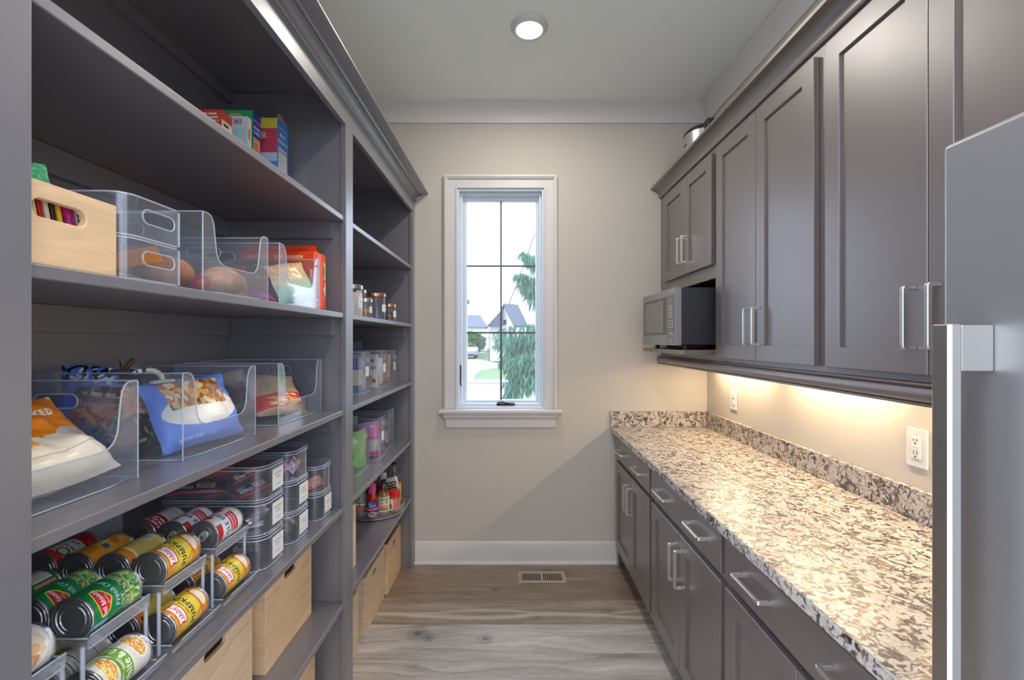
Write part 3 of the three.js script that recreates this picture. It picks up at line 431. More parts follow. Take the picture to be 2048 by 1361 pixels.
// ---------- cereal boxes on the top shelf ----------
function carton(name, label, [x, y, d], [w, h, t], front, side, plain, yaw, open, category = 'box', group = 'cereal and snack boxes on the top shelf') {   // x, d: the near aisle-side bottom edge
  const t0 = thing(name, label, category, [x, y, d], group), ms = [side, side, plain, M.card, front, front];
  const b = part(t0, 'box_body', new THREE.BoxGeometry(w, h, t).translate(-w / 2, h / 2 + 0.0005, -t / 2), open ? [side, side, M.card, M.card, front, front] : ms); t0.rotation.y = yaw;
  if (open) for (const [a, bb, tl] of open) part(t0, 'flap', slabZ(S([[0, 0], [a, 0], [a - 0.012, bb], [0.012, bb]]), -0.0004, 0.0004).rotateX(tl).translate(-w / 2 - a / 2, h + 0.001, tl > 0 ? -0.0006 : -t + 0.0006), M.kraft);
  return t0;
}
{
  const Y = TOPS[0];
  const redF = tex(cv(256, 300, (g, w, h) => { g.fillStyle = grad(g, w, h, '#b5281f', '#d8543f', '#a3221b'); g.fillRect(0, 0, w, h); blob(g, 95, 60, 62, 48, '#233b1f'); blob(g, 95, 60, 52, 39, '#e9dfc0'); scrawl(g, 52, 38, 86, 20, 1, '#244022'); g.fillStyle = '#c82d2d'; g.fillRect(40, 64, 115, 26); scrawl(g, 48, 69, 100, 28, 1, '#fff'); g.fillStyle = '#e3cf9a'; g.fillRect(110, 95, 60, 60); scrawl(g, 182, 14, 62, 60, 4, '#f3dfcf'); many(30, () => blob(g, rr_(10, 160), rr_(160, 290), 14, 10, ['#c98d4a', '#8e5423', '#e0b46e'][rnd() * 3 | 0], rnd() * 3)); }), 0.45);
  const redS = tex(cv(96, 300, (g, w, h) => { g.fillStyle = '#f0e0bd'; g.fillRect(0, 0, w, h); g.fillStyle = '#cf4630'; g.fillRect(0, 0, w, 34); many(7, (i) => blob(g, i * 16, 34, 10, 7, '#cf4630')); scrawl(g, 16, 52, 64, 24, 1, '#4b2c20'); scrawl(g, 12, 74, 70, 18, 1, '#b65a30'); g.fillStyle = '#a4252b'; g.fillRect(10, 100, 76, 78); scrawl(g, 16, 108, 62, 66, 4, '#f4dcd8'); }), 0.45);
  carton('cereal_box', 'red cereal box with a cream side panel, first in the top-shelf row', [-0.868, Y, 1.383], [0.19, 0.205, 0.055], redF, redS, std('#a12a20', 0.5), 0.04);
  const teal = tex(cv(256, 320, (g, w, h) => { g.fillStyle = grad(g, w * 0.4, h, '#c7dbd9', '#bfe0e0', '#8fcfcf'); g.fillRect(0, 0, w, h); g.fillStyle = '#e6e4dd'; g.fillRect(0, 0, w, 46); g.strokeStyle = '#6d6f70'; g.lineWidth = 3; g.strokeRect(150, 12, 62, 20); scrawl(g, 156, 17, 50, 18, 1, '#777'); g.fillStyle = '#7fc6c1'; g.beginPath(); g.moveTo(60, 320); g.lineTo(256, 190); g.lineTo(256, 320); g.fill(); }), 0.5);
  const tealS = tex(cv(64, 320, (g, w, h) => { g.fillStyle = '#f0ece2'; g.fillRect(0, 0, w, h); blob(g, 28, 70, 16, 26, '#ee7f3c'); blob(g, 34, 130, 24, 13, '#3f7f4d'); scrawl(g, 18, 126, 32, 14, 1, '#fff'); many(10, (i) => { g.fillStyle = '#9a958a'; g.fillRect(12, 160 + i * 12, 40, 3); }); }), 0.5);
  carton('cracker_box', 'pale blue snack box with a torn top, leaning before the green box', [-0.868, Y, 1.518], [0.108, 0.25, 0.024], teal, tealS, M.kraft, 0.04, [[0.06, 0.022, -0.15]]);
  const grn = tex(cv(256, 360, (g, w, h) => { g.fillStyle = '#2fae5c'; g.fillRect(0, 0, w, h); scrawl(g, 20, 22, 84, 30, 1, '#0f5a30'); g.fillStyle = '#bfe3cd'; g.fillRect(60, 52, 150, 26); scrawl(g, 70, 58, 126, 26, 1, '#2b7c4a'); g.fillStyle = '#e8efe6'; g.fillRect(20, 110, 216, 230); }), 0.45);
  const ff = tex(cv(96, 420, (g, w, h) => { g.fillStyle = '#1f3c9c'; g.fillRect(0, 0, w, h); txt(g, "Kellogg's", 48, 48, 'italic bold 20px serif', '#ff6f86'); txt(g, 'FROSTED', 48, 82, 'bold 19px sans-serif', '#fff'); txt(g, 'FLAKES', 48, 106, 'bold 21px sans-serif', '#fff'); g.fillStyle = '#f2f2f2'; g.fillRect(8, 126, 80, 290); g.fillStyle = '#f4763a'; g.fillRect(11, 129, 74, 284); g.fillStyle = '#ffb184'; g.fillRect(20, 138, 34, 12); g.fillRect(60, 138, 18, 34); many(14, (i) => { g.fillStyle = 'rgba(255,225,205,0.75)'; g.fillRect(20, 215 + i * 12, 30 + (i * 13) % 28, 4); }); }), 0.45);
  carton('cereal_box', 'tall green box with a dark blue and orange side panel', [-0.868, Y, 1.549], [0.205, 0.285, 0.052], grn, ff, std('#2a9c52', 0.5), 0.04, [[0.05, 0.03, -0.35]]);
  const rk = tex(cv(256, 400, (g, w, h) => { g.fillStyle = '#3f95e6'; g.fillRect(0, 0, w, h); g.fillStyle = '#e2d14b'; g.fillRect(0, 0, w, 46); g.fillStyle = '#d84a62'; g.fillRect(0, 46, w, 108); blob(g, 150, 85, 62, 12, '#e9a13c'); many(150, () => blob(g, 100 + rnd() * 100, 66 + rnd() * 18, 3.5, 2.5, ['#8b8b8b', '#cfcac0', '#5f5a58', '#e9e3d6'][rnd() * 4 | 0])); g.fillStyle = '#b43a55'; g.beginPath(); g.moveTo(98, 92); g.lineTo(210, 92); g.lineTo(180, 136); g.lineTo(120, 136); g.fill(); g.fillStyle = '#c9d3e6'; g.fillRect(0, 154, w, 38); blob(g, 150, 170, 18, 8, '#e4574b'); g.fillStyle = grad(g, w, h, '#3f95e6', '#3a8be0', '#5aa9ee'); g.fillRect(0, 192, w, 208); }), 0.45);
  const rkS = tex(cv(128, 420, (g, w, h) => { g.fillStyle = '#2f8fe3'; g.fillRect(0, 0, w, h); txt(g, "Kellogg's", 64, 40, 'italic bold 21px serif', '#ff8fa0'); txt(g, 'RICE', 62, 78, 'bold 31px sans-serif', '#fff', { stroke: '#123a86', lw: 5 }); txt(g, 'KRISPIES', 64, 108, 'bold 26px sans-serif', '#fff', { stroke: '#123a86', lw: 5 }); g.fillStyle = '#eceadf'; g.fillRect(14, 128, 96, 272); g.fillStyle = '#3d3b38'; g.fillRect(18, 146, 88, 3); txt(g, 'Nutrition Facts', 62, 142, 'bold 12px sans-serif', '#333'); many(22, (i) => { g.fillStyle = '#a9a69d'; g.fillRect(20, 160 + i * 10, 40 + (i * 17) % 44, 2); }); g.fillStyle = '#3d3b38'; g.fillRect(18, 270, 88, 3); }), 0.45);
  carton('cereal_box', 'light blue rice cereal box with open top flaps, last in the row', [-0.858, Y, 1.690], [0.20, 0.328, 0.088], rk, rkS, M.kraft, 0.02, [[0.10, 0.022, -0.9]]);
  part(scene.children[scene.children.length - 1], 'flap', slabX(S([[0.002, 0], [0.086, 0], [0.072, 0.036], [0.03, 0.034]]), -0.0008, 0).rotateZ(0.3).translate(-0.002, 0.3292, 0), M.kraft);
}

// ---------- second shelf from the top, left bay ----------
{
  const Y = TOPS[1];
  const t = thing('wooden_crate', 'low maple crate with a handle slot full of bright packets', 'crate', [-0.814, Y, 0.705], 'pale wooden crates'), w = 0.012, xf = -0.664, d0 = 0.632, d1 = 0.777, y1 = Y + 0.119, m = mapleMats[2];
  const sl = rr(0.640, 1.662, 0.722, 1.688, 0.0129, THREE.Path), pl = S([[d0, Y + 0.0005], [d1, Y + 0.0005], [d1, y1], [d0, y1]]);
  W(t, 'front_panel', slabX(holed(pl, sl), xf - w, xf, 0.0012), m); W(t, 'back_panel', slabX(S([[d0, Y + 0.0005], [d1, Y + 0.0005], [d1, y1], [d0, y1]]), xf - 0.30, xf - 0.288, 0.0012), m);
  for (const d of [d0, d1 - w]) W(t, 'side_panel', bx(xf - 0.288, xf - w, Y + 0.0005, y1, d, d + w, 0.001), m);
  W(t, 'base', bx(xf - 0.288, xf - w, Y + 0.002, Y + 0.009, d0 + w, d1 - w), m);
  // packets standing in the crate, leaning
  const cols = [['#c41f1f', 'red'], ['#d8d2a8', 'cream'], ['#b3231a', 'dark red'], ['#dcd7b4', 'ivory'], ['#3a1518', 'maroon'], ['#e0b91c', 'yellow']];
  cols.forEach(([c, n], i) => { const o = one('drink_packet', bx(-0.05, 0.05, 0, 0.094, -0.0032, 0.0032, 0.0012), phy(c, 0.35), n + ' packet standing in the low maple crate, behind its slot', 'packet', 'packets in the low crate'); o.position.set(-0.735, Y + 0.0125, -(0.668 + i * 0.0095)); o.rotation.x = 0.2; });
  const mg = tex(cv(128, 128, (g) => { g.fillStyle = '#c21f6e'; g.fillRect(0, 0, 128, 128); many(30, () => blob(g, rnd() * 128, rnd() * 70, 5, 4, ['#7a8fc4', '#e05a9e', '#6b2b86'][rnd() * 3 | 0])); g.fillStyle = '#63206e'; g.fillRect(0, 70, 128, 58); many(24, () => blob(g, rnd() * 128, 78 + rnd() * 50, 6, 5, ['#e23a34', '#f05a50', '#f2c9e2'][rnd() * 3 | 0])); }), 0.4);
  const wt = tex(cv(128, 128, (g) => { g.fillStyle = '#d9d6c6'; g.fillRect(0, 0, 128, 128); many(12, (i) => { g.fillStyle = '#5b5a50'; g.fillRect(8 + (i % 2) * 6, 8 + i * 10, 70 + (i * 23) % 36, 4); }); }), 0.5);
  const lean = (l, mm, d, t, x) => { const o = one('drink_packet', new THREE.BoxGeometry(0.10, 0.094, t).translate(0, 0.047, 0), mm, l, 'packet', 'packets in the low crate'); o.position.set(x, Y + 0.0128, -d); o.rotation.x = 0.2; };
  lean('magenta and purple patterned packet in the low maple crate', mg, 0.7315, 0.015, -0.735); lean('white packet with lines of small print in the low maple crate', wt, 0.7495, 0.015, -0.735);
  one('food_packet', pouch(0.07, 0.05, 0.010, 5).rotateY(0.9).rotateZ(0.35).translate(-0.752, Y + 0.142, -0.706), phy('#3f9f6a', 0.4), 'green packet corner sticking up above the low maple crate', 'packet');
  // two stacked handled bins
  for (let i = 0; i < 2; i++) {
    const y0 = Y + 0.0005 + i * 0.0765, h = 0.0755, d0 = 0.795, d1 = 0.932, xf = -0.668, xb = xf - 0.28, t = thing('handled_bin', i ? 'empty clear handled bin stacked on top of the other one' : 'lower clear handled bin holding orange packets, under the empty one', 'storage bin', [xf - 0.14, y0, 0.863], 'stacked clear handled bins');
    const fy = y0 + 0.043, f0 = 0.838, f1 = 0.917, r = 0.030;
    // front wall with the handle slot, then the rest of the rounded wall
    W(t, 'front_panel', slabX(holed(S([[d0 + r, y0], [d1 - 0.006, y0], [d1 - 0.006, y0 + h], [d0 + r, y0 + h]]), rr(f0, fy - 0.013, f1, fy + 0.013, 0.0128, THREE.Path)), xf - CT, xf), M.clear);
    const o = new THREE.Shape(); o.moveTo(xf, d0 + r); o.absarc(xf - r, d0 + r, r, 0, -Math.PI / 2, true); o.lineTo(xb, d0); o.lineTo(xb, d1); o.lineTo(xf - 0.006, d1); o.lineTo(xf, d1 - 0.006); o.lineTo(xf - CT, d1 - 0.006); o.lineTo(xf - 0.007, d1 - CT); o.lineTo(xb + CT, d1 - CT); o.lineTo(xb + CT, d0 + CT); o.lineTo(xf - r, d0 + CT); o.absarc(xf - r, d0 + r, r - CT, -Math.PI / 2, 0, false); o.closePath();
    W(t, 'wall', soft(slabY(o, y0, y0 + h), 0.6), M.clear);
    W(t, 'base', bx(xb + CT, xf - 0.02, y0 + 0.001, y0 + 0.003, d0 + CT + 0.001, d1 - CT - 0.001), M.clear);
    const hp = rr(f0, fy - 0.013, f1, fy + 0.013, 0.0128).getPoints(6).map((p) => [xf - CT / 2, p.y, -p.x]); W(t, 'handle_rim', polyTube([...hp, hp[0]], 0.0017), M.rim);
    for (const yy of [y0 + 0.002, y0 + h - 0.0018]) { const q = [[xb, yy, -d0], [xf - r, yy, -d0]]; for (let k = 1; k <= 6; k++) { const a = -Math.PI / 2 + k / 6 * Math.PI / 2; q.push([xf - r + r * Math.cos(a), yy, -(d0 + r + r * Math.sin(a))]); } q.push([xf, yy, -d1 + 0.006], [xf - 0.006, yy, -d1], [xb, yy, -d1]); W(t, 'rim', polyTube(q, 0.0018), M.rim); }
    W(t, 'corner_rim', bx(xf - 0.004, xf + 0.0002, y0 + 0.003, y0 + h - 0.003, d1 - 0.005, d1 - 0.001, 0.001), M.rim);
  }
  const or = phy('#d98a3e', 0.45), tn = film(cv(128, 128, (g, w, h) => { g.fillStyle = grad(g, w, h, '#8d4c2c', '#c98a55', '#7b4128'); g.fillRect(0, 0, w, h); g.fillStyle = '#d8b79b'; g.fillRect(10, 88, 108, 6); }));
  IN = [Y + 0.022, -0.765, -0.676, 0.802, 0.924, 0.052]; bag('seasoning_packet', 'orange paper packet leaning in the lower handled bin', bx(-0.06, 0.06, -0.022, 0.022, -0.0015, 0.0015, 0.0008), or, [-0.71, Y + 0.046, 0.868], [0.5, 0.75, 0.35], 'packet'); IN = [Y + 0.022, -0.94, -0.76, 0.802, 0.924, 0.052]; bag('seasoning_packet', 'deep orange paper packet behind the other orange packet', bx(-0.06, 0.06, -0.02, 0.02, -0.0015, 0.0015, 0.0008), phy('#c06a25', 0.45), [-0.775, Y + 0.05, 0.872], [0.5, 0.7, 0.28], 'packet'); IN = [Y + 0.004, -0.94, -0.676, 0.802, 0.924, 0.017]; bag('seasoning_packet', 'brown glossy packet lying flat in the lower handled bin', pouch(0.15, 0.085, 0.02, 8), tn, [-0.745, Y + 0.018, 0.866], [-1.45, 0.4, 0], 'packet');
  // open bins with potatoes and noodles
  IN = null;
  openBin('clear open-front bin of sweet potatoes beside the handled bins', -0.671, 1.005, 1.272, Y + 0.0005, 0.174, 0.36, 0.375); openBin('clear open-front bin with a noodle bag and squash, before the orange pack', -0.671, 1.336, 1.612, Y + 0.0005, 0.174, 0.36, 0.375);
  const skin = (a, b, s) => tex(dataTex(128, 64, (x, y) => { const n = fbm(x / 16, y / 8, s, 8, 8, 4), k = 0.85 + 0.3 * n, f = vn(x / 2, y / 3, s + 5, 64, 21) > 0.9 ? 0.82 : 1; return [mix(a[0], b[0], n) * k * f, mix(a[1], b[1], n) * k * f, mix(a[2], b[2], n) * k * f]; }), 0.7);
  function potato(label, L, R, s, m, [x, y, d], [tilt, yaw, roll], name = 'sweet_potato', category = 'sweet potato') {
    const g = new THREE.SphereGeometry(1, 36, 24), p = g.attributes.position;
    for (let i = 0; i < p.count; i++) { let X = p.getX(i), Yv = p.getY(i), Z = p.getZ(i); const q = 1 + 0.22 * (fbm(X * 1.6 + 5, Yv * 1.6 + Z * 1.3 + 5, s, 64, 64, 3) - 0.5), e = Math.pow(Math.abs(Yv), 3) * 0.25; p.setXYZ(i, X * R * q * (1 - e) + 0.25 * R * Yv * Yv, Yv * L * (1 + 0.12 * Math.sign(Yv) * 0), Z * R * 0.92 * q * (1 - e)); }
    g.computeVertexNormals(); const o = one(name, g, m, label, category); o.rotation.order = 'YXZ'; o.rotation.set(tilt, yaw, roll); o.position.set(x, y, -d); return fit(o, IN);
  }
  const sp1 = skin([0.80, 0.45, 0.22], [0.92, 0.62, 0.36], 301), sp2 = skin([0.74, 0.51, 0.42], [0.86, 0.66, 0.56], 311);
  IN = [Y + 0.0045, -0.915, -0.772, 1.012, 1.22]; potato('orange sweet potato lying behind the red onion and the pinkish one', 0.100, 0.050, 3, sp1, [-0.83, Y + 0.049, 1.10], [-1.45, 0.25, 0]); IN = [Y + 0.0045, -0.768, -0.678, 1.070, 1.262]; potato('large pinkish sweet potato lying at the front of its bin', 0.088, 0.038, 9, sp2, [-0.73, Y + 0.050, 1.16], [-1.5, 0.06, 0]); IN = [Y + 0.0045, -1.02, -0.92, 1.012, 1.265]; potato('second orange sweet potato at the back of the bin', 0.09, 0.040, 15, sp1, [-0.96, Y + 0.043, 1.14], [-1.5, 0.1, 0]);
  IN = [Y + 0.0045, -0.719, -0.677, 1.011, 1.062]; const on = potato('small red onion in netting at the left of the sweet potato bin', 0.026, 0.021, 21, phy('#c4262e', 0.3), [-0.70, Y + 0.0255, 1.036], [0, 0, 1.5], 'red_onion', 'onion'); IN = null;
  // noodle pack
  const nf = film(cv(512, 420, (g, w, h) => {
    g.fillStyle = '#ea4a22'; g.fillRect(0, 0, w, h); g.fillStyle = '#7a4a2a'; g.beginPath(); g.moveTo(30, 80); g.lineTo(430, 80); g.lineTo(405, 330); g.lineTo(50, 350); g.fill();
    many(260, () => { g.strokeStyle = ['#b8793c', '#9a5c2c', '#d39a55', '#6b3d22'][rnd() * 4 | 0]; g.lineWidth = 4; const x = 40 + rnd() * 370, y = 85 + rnd() * 240; g.beginPath(); g.arc(x, y, 8 + rnd() * 10, rnd() * 6, rnd() * 6 + 2); g.stroke(); });
    txt(g, '( NISSIN', 120, 58, 'bold 36px sans-serif', '#ffd9b0'); txt(g, 'TOP RAMEN', 330, 58, 'bold 34px sans-serif', '#ffd9b0'); blob(g, 150, 190, 60, 48, '#d9252a'); scrawl(g, 112, 176, 76, 40, 1, '#f6e04a');
    g.fillStyle = '#b29c74'; g.beginPath(); for (let i = 0; i < 16; i++) { const a = i / 16 * 6.283, r = i % 2 ? 46 : 74; g.lineTo(375 + r * Math.cos(a) * 0.8, 215 + r * Math.sin(a)); } g.fill(); txt(g, 'PACK', 385, 225, 'bold 24px sans-serif', '#fff', { rot: -Math.PI / 2 }); txt(g, '24', 480, 350, 'bold 70px sans-serif', '#f7e9df', { rot: -Math.PI / 2 }); txt(g, 'chicken', 490, 190, 'bold 30px sans-serif', '#fff', { rot: -Math.PI / 2 });
  })), ns = film(cv(192, 420, (g, w, h) => { g.fillStyle = '#f2531f'; g.fillRect(0, 0, w, h); g.fillStyle = '#e8c93c'; g.beginPath(); g.moveTo(130, 70); g.lineTo(192, 60); g.lineTo(192, 200); g.lineTo(140, 190); g.fill(); blob(g, 140, 130, 16, 40, '#4f9c57'); g.fillStyle = '#d9d5c9'; g.beginPath(); for (let i = 0; i < 12; i++) { const a = i / 12 * 6.283, r = i % 2 ? 40 : 62; g.lineTo(185 + r * Math.cos(a), 260 + r * Math.sin(a)); } g.fill(); txt(g, 'chicken', 62, 215, 'bold 40px sans-serif', '#fff', { rot: -Math.PI / 2, stroke: '#3b2a20', lw: 4 }); txt(g, '24', 50, 365, 'bold 64px sans-serif', '#f7e9df', { rot: -Math.PI / 2 });  }));
  const np = thing('noodle_pack', 'bright orange multipack of noodles standing upright by the shelf side', 'noodle pack', [-0.84, Y, 1.70]);
  const ng = new RoundedBoxGeometry(0.28, 0.214, 0.095, 4, 0.012).translate(0, 0.1075, 0);
  { const p = ng.attributes.position, n = ng.attributes.normal, uv = ng.attributes.uv; for (let i = 0; i < p.count; i++) { const x = p.getX(i), y = p.getY(i), z = p.getZ(i); if (Math.abs(n.getX(i)) > 0.7) uv.setXY(i, 0.5 - z / 0.095 * Math.sign(n.getX(i)), y / 0.215); else uv.setXY(i, 0.5 + x / 0.28, y / 0.215); } }
  part(np, 'wrapper', ng, [ns, ns, nf, nf, nf, nf]); part(np, 'seal_fin', pouch(0.27, 0.03, 0.006, 3, { nx: 14, ny: 4 }).rotateX(0.5).translate(-0.005, 0.2255, 0.004), phy('#ea4a22', 0.35));
  const gb = film(cv(192, 192, (g, w, h) => { g.fillStyle = grad(g, 0, h, '#d9a06a', '#d8b184', '#b8d8b8', '#8ccba2'); g.fillRect(0, 0, w, h); many(40, () => { g.strokeStyle = 'rgba(240,230,200,0.6)'; g.lineWidth = 3; const x = rnd() * w, y = rnd() * h * 0.5; g.beginPath(); g.moveTo(x, y); g.lineTo(x + 20, y + 16); g.stroke(); }); scrawl(g, 50, 160, 92, 22, 1, '#fff'); }));
  IN = [Y + 0.0045, -0.83, -0.677, 1.435, 1.606]; bag('noodle_bag', 'green-bottomed bag of dry noodles at the front of its bin', pouch(0.17, 0.13, 0.05, 33), gb, [-0.726, Y + 0.066, 1.50], [-0.28, 1.2, 0.25], 'food bag'); IN = [Y + 0.0045, -0.80, -0.677, 1.341, 1.432]; bag('noodle_bag', 'glossy magenta bag lying low beside the noodle bag', pouch(0.12, 0.07, 0.035, 35), phy('#b8208c', 0.3), [-0.755, Y + 0.038, 1.392], [-0.9, 1.2, 0], 'food bag'); IN = [Y + 0.0045, -1.02, -0.835, 1.341, 1.606]; bag('noodle_bag', 'amber bag standing at the back left of the second potato-shelf bin', pouch(0.15, 0.12, 0.05, 37), phy('#c9852c', 0.35), [-0.885, Y + 0.064, 1.45], [-0.15, 0.5, 0.1], 'food bag'); IN = null;
}

// ---------- third shelf, left bay: snack bags in open bins ----------
{
  const Y = 1.2165, X = -0.735;
  openBin('clear open-front bin holding a cream and orange chip bag, next to the near upright', X, 0.628, 0.910, Y, 0.192, 0.33, 0.36); openBin('clear open-front bin holding a blue snack bag, in the middle of its shelf', X, 1.034, 1.327, Y, 0.197, 0.33, 0.36); openBin('clear open-front bin holding brown paper snack bags by the bay side', X, 1.457, 1.782, Y, 0.197, 0.33, 0.36);
  const chip = film(cv(384, 288, (g, w, h) => { g.fillStyle = '#e8dcc4'; g.fillRect(0, 0, w, h); g.fillStyle = '#f28a1c'; g.fillRect(0, 0, w, 150); g.fillStyle = '#fff'; g.fillRect(0, 0, 150, 60); g.strokeStyle = '#3a6ea8'; g.lineWidth = 7; g.beginPath(); g.moveTo(20, 40); g.bezierCurveTo(50, 0, 60, 60, 90, 20); g.bezierCurveTo(100, 60, 120, 20, 140, 36); g.stroke(); txt(g, 'BAKED', 290, 84, 'bold 30px sans-serif', '#fff');  many(40, () => blob(g, rnd() * 250, 120 + rnd() * 60, 18, 10, ['#f59a1e', '#ffb23f', '#e57d12'][rnd() * 3 | 0], rnd())); blob(g, 330, 150, 40, 18, '#cfc8b8'); g.strokeStyle = '#b9ab90'; g.lineWidth = 3; g.beginPath(); g.moveTo(20, 230); g.bezierCurveTo(100, 190, 180, 240, 360, 200); g.stroke(); }));
  IN = [Y + 0.0045, -0.935, -0.741, 0.633, 0.905]; bag('snack_bag', 'cream and orange chip bag lying in the front of the first bin', pouch(0.262, 0.20, 0.075, 41, { crinkle: 0.008, nx: 30, ny: 24 }), chip, [-0.838, Y + 0.054, 0.764], [-0.86, 1.40, 0.10]);
  IN = [Y + 0.0045, -1.06, -0.94, 0.633, 0.905]; bag('snack_bag', 'dark brown snack bag standing at the back of the first bin', pouch(0.17, 0.14, 0.06, 43, { crinkle: 0.006 }), film(cv(96, 96, (g, w, h) => { g.fillStyle = grad(g, w, h, '#4a2c1c', '#7a4a30', '#3a2418'); g.fillRect(0, 0, w, h); })), [-0.985, Y + 0.080, 0.80], [-0.2, 0.9, -0.25]);
  const blue = film(cv(256, 320, (g, w, h) => {
    g.fillStyle = '#5482e6'; g.fillRect(0, 0, w, h); many(40, () => { g.save(); g.translate(rnd() * w, rnd() * 54); g.rotate(rnd() * 3); g.fillStyle = ['#17161a', '#f2f2ee', '#17161a'][rnd() * 3 | 0]; g.fillRect(-20, -5, 34, 11); g.restore(); });
    blob(g, 150, 105, 100, 34, '#4c1630'); scrawl(g, 80, 96, 140, 26, 1, '#cdb79a'); g.fillStyle = '#e0895a'; g.beginPath(); g.moveTo(60, 150); g.lineTo(256, 130); g.lineTo(256, 200); g.lineTo(110, 230); g.fill();
    many(140, () => { g.fillStyle = ['#7a9a3e', '#caa23a', '#3d2a22', '#c94638', '#8f6a4a', '#e8d4a8', '#2f2430'][rnd() * 7 | 0]; g.beginPath(); g.ellipse(50 + rnd() * 200, 150 + rnd() * 165, 12, 5, rnd() * 3, 0, 7); g.fill(); }); blob(g, 70, 190, 16, 18, '#d6302c');
  }));
  IN = [Y + 0.0045, -1.06, -0.915, 1.039, 1.19]; bag('snack_bag', 'dark blue chip bag with a black and white top and a dark clip', pouch(0.165, 0.215, 0.07, 47, { crinkle: 0.009, nx: 24, ny: 24 }), blue, [-0.945, Y + 0.112, 1.105], [-0.06, 0.5, -0.10]);
  IN = null;
  { const c = thing('bag_clip', 'dark brown wire bag clip on top of the dark blue chip bag', 'clip', [-0.945, Y + 0.1965, 1.118]), lp = (a) => tube([[0, 0, 0], [0.012 * a, 0.014, 0], [0.026 * a, 0.026, 0.004], [0.036 * a, 0.028, 0.004], [0.030 * a, 0.018, 0.002], [0.012 * a, 0.004, 0]], 0.0026, 20); part(c, 'jaw', bx(-0.02, 0.02, -0.010, 0.004, -0.006, 0.006, 0.002).rotateY(0.6), M.black); part(c, 'loop', lp(1), std([0.30, 0.17, 0.08], 0.35, { metalness: 0.6 })); part(c, 'loop', lp(0.3).rotateZ(0.25), std([0.35, 0.2, 0.09], 0.35, { metalness: 0.6 })); }
  IN = [Y + 0.0045, -0.913, -0.858, 1.039, 1.20]; bag('snack_bag', 'coral and green patterned bag standing beside the dark blue one', pouch(0.13, 0.18, 0.03, 53, { crinkle: 0.004 }), film(cv(192, 256, (g, w, h) => { g.fillStyle = '#26222a'; g.fillRect(0, 0, w, h); g.fillStyle = '#e58a66'; g.fillRect(0, 40, w, 90); many(60, () => { g.fillStyle = ['#d9c24a', '#4a6a3a', '#b8452f', '#e8c9a0'][rnd() * 4 | 0]; g.beginPath(); g.ellipse(rnd() * w, 30 + rnd() * 220, 16, 4, rnd() * 3, 0, 7); g.fill(); }); })), [-0.885, Y + 0.095, 1.125], [-0.05, 1.4, 0.05]);
  const sm2 = film(cv(384, 256, (g, w, h) => {
    g.fillStyle = '#6b92e4'; g.fillRect(0, 0, w, h); g.fillStyle = '#f3eedf'; g.beginPath(); g.ellipse(200, 130, 175, 66, 0, 0, 7); g.fill(); g.save(); g.beginPath(); g.rect(60, 16, 270, 106); g.clip(); g.fillStyle = '#8a6a44'; g.fillRect(60, 16, 270, 106);
    many(150, () => blob(g, 60 + rnd() * 270, 16 + rnd() * 106, 15, 11, ['#e39a3c', '#f0d29a', '#c9834a', '#f4e2bd', '#b06a2e', '#efb45a'][rnd() * 6 | 0], rnd() * 3)); g.restore(); txt(g, 'NET WT 7.5 OZ', 100, 236, 'italic bold 15px sans-serif', '#dfe6f8');
  }));
  IN = [Y + 0.0045, -0.9, -0.741, 1.045, 1.322]; bag('snack_bag', 'bright blue snack bag with a picture of nuts, leaning in the middle bin', pouch(0.235, 0.175, 0.065, 59, { crinkle: 0.006, nx: 24, ny: 20 }), sm2, [-0.790, Y + 0.074, 1.178], [-0.42, 1.30, 0.06]);
  { const c = thing('bag_clip', 'cream plastic bag clip on the top edge of the bright blue bag', 'clip', [-0.842, Y + 0.172, 1.115]); part(c, 'bar', bx(-0.006, 0.006, -0.004, 0.004, -0.035, 0.035, 0.0025), std('#d8d6bf', 0.4)); part(c, 'grip', tube([[0, 0.003, 0.0], [-0.004, 0.016, 0.003], [-0.016, 0.026, 0.008], [-0.028, 0.028, 0.014]], 0.0065, 12), std('#d8d6bf', 0.4)); }
  const kr = (s, red) => film(cv(256, 256, (g, w, h) => { g.fillStyle = grad(g, w, h, '#b79a72', '#c9ae86', '#a88a62'); g.fillRect(0, 0, w, h); g.fillStyle = '#4a4440'; if (!red) { g.beginPath(); g.moveTo(120, 60); g.lineTo(220, 140); g.lineTo(140, 130); g.fill(); } many(10, (i) => { g.fillStyle = 'rgba(70,60,50,0.6)'; g.fillRect(30 + (i * 31) % 60, 60 + i * 8, 50, 2); }); g.fillStyle = red ? '#d8321f' : '#8c2f33'; g.beginPath(); g.moveTo(0, 150); g.lineTo(256, 120); g.lineTo(256, 200); g.lineTo(0, 235); g.fill(); if (red) { scrawl(g, 150, 138, 90, 26, 1, '#ffe9e0'); many(60, () => blob(g, 70 + rnd() * 130, 165 + rnd() * 46, 20, 4, ['#f0b04a', '#e8a03a', '#f7cf7a'][rnd() * 3 | 0], rnd() - 0.5)); } else many(20, () => blob(g, 60 + rnd() * 100, 160 + rnd() * 50, 12, 6, ['#b8862f', '#56306a'][rnd() * 2 | 0], rnd())); }), { roughness: 0.6 });
  IN = [Y + 0.0045, -1.06, -0.88, 1.195, 1.322]; bag('snack_bag', 'creased brown paper bag at the back right of the middle bin', pouch(0.20, 0.17, 0.06, 61, { crinkle: 0.008 }), kr(1, 0), [-0.93, Y + 0.090, 1.235], [-0.35, 0.85, 0.25]);
  IN = [Y + 0.0045, -1.06, -0.91, 1.462, 1.777]; bag('snack_bag', 'tan paper bag with small dark print at the back of the third bin', pouch(0.20, 0.17, 0.05, 67, { crinkle: 0.007 }), kr(2, 0), [-0.93, Y + 0.090, 1.58], [-0.30, 0.85, 0.2]);
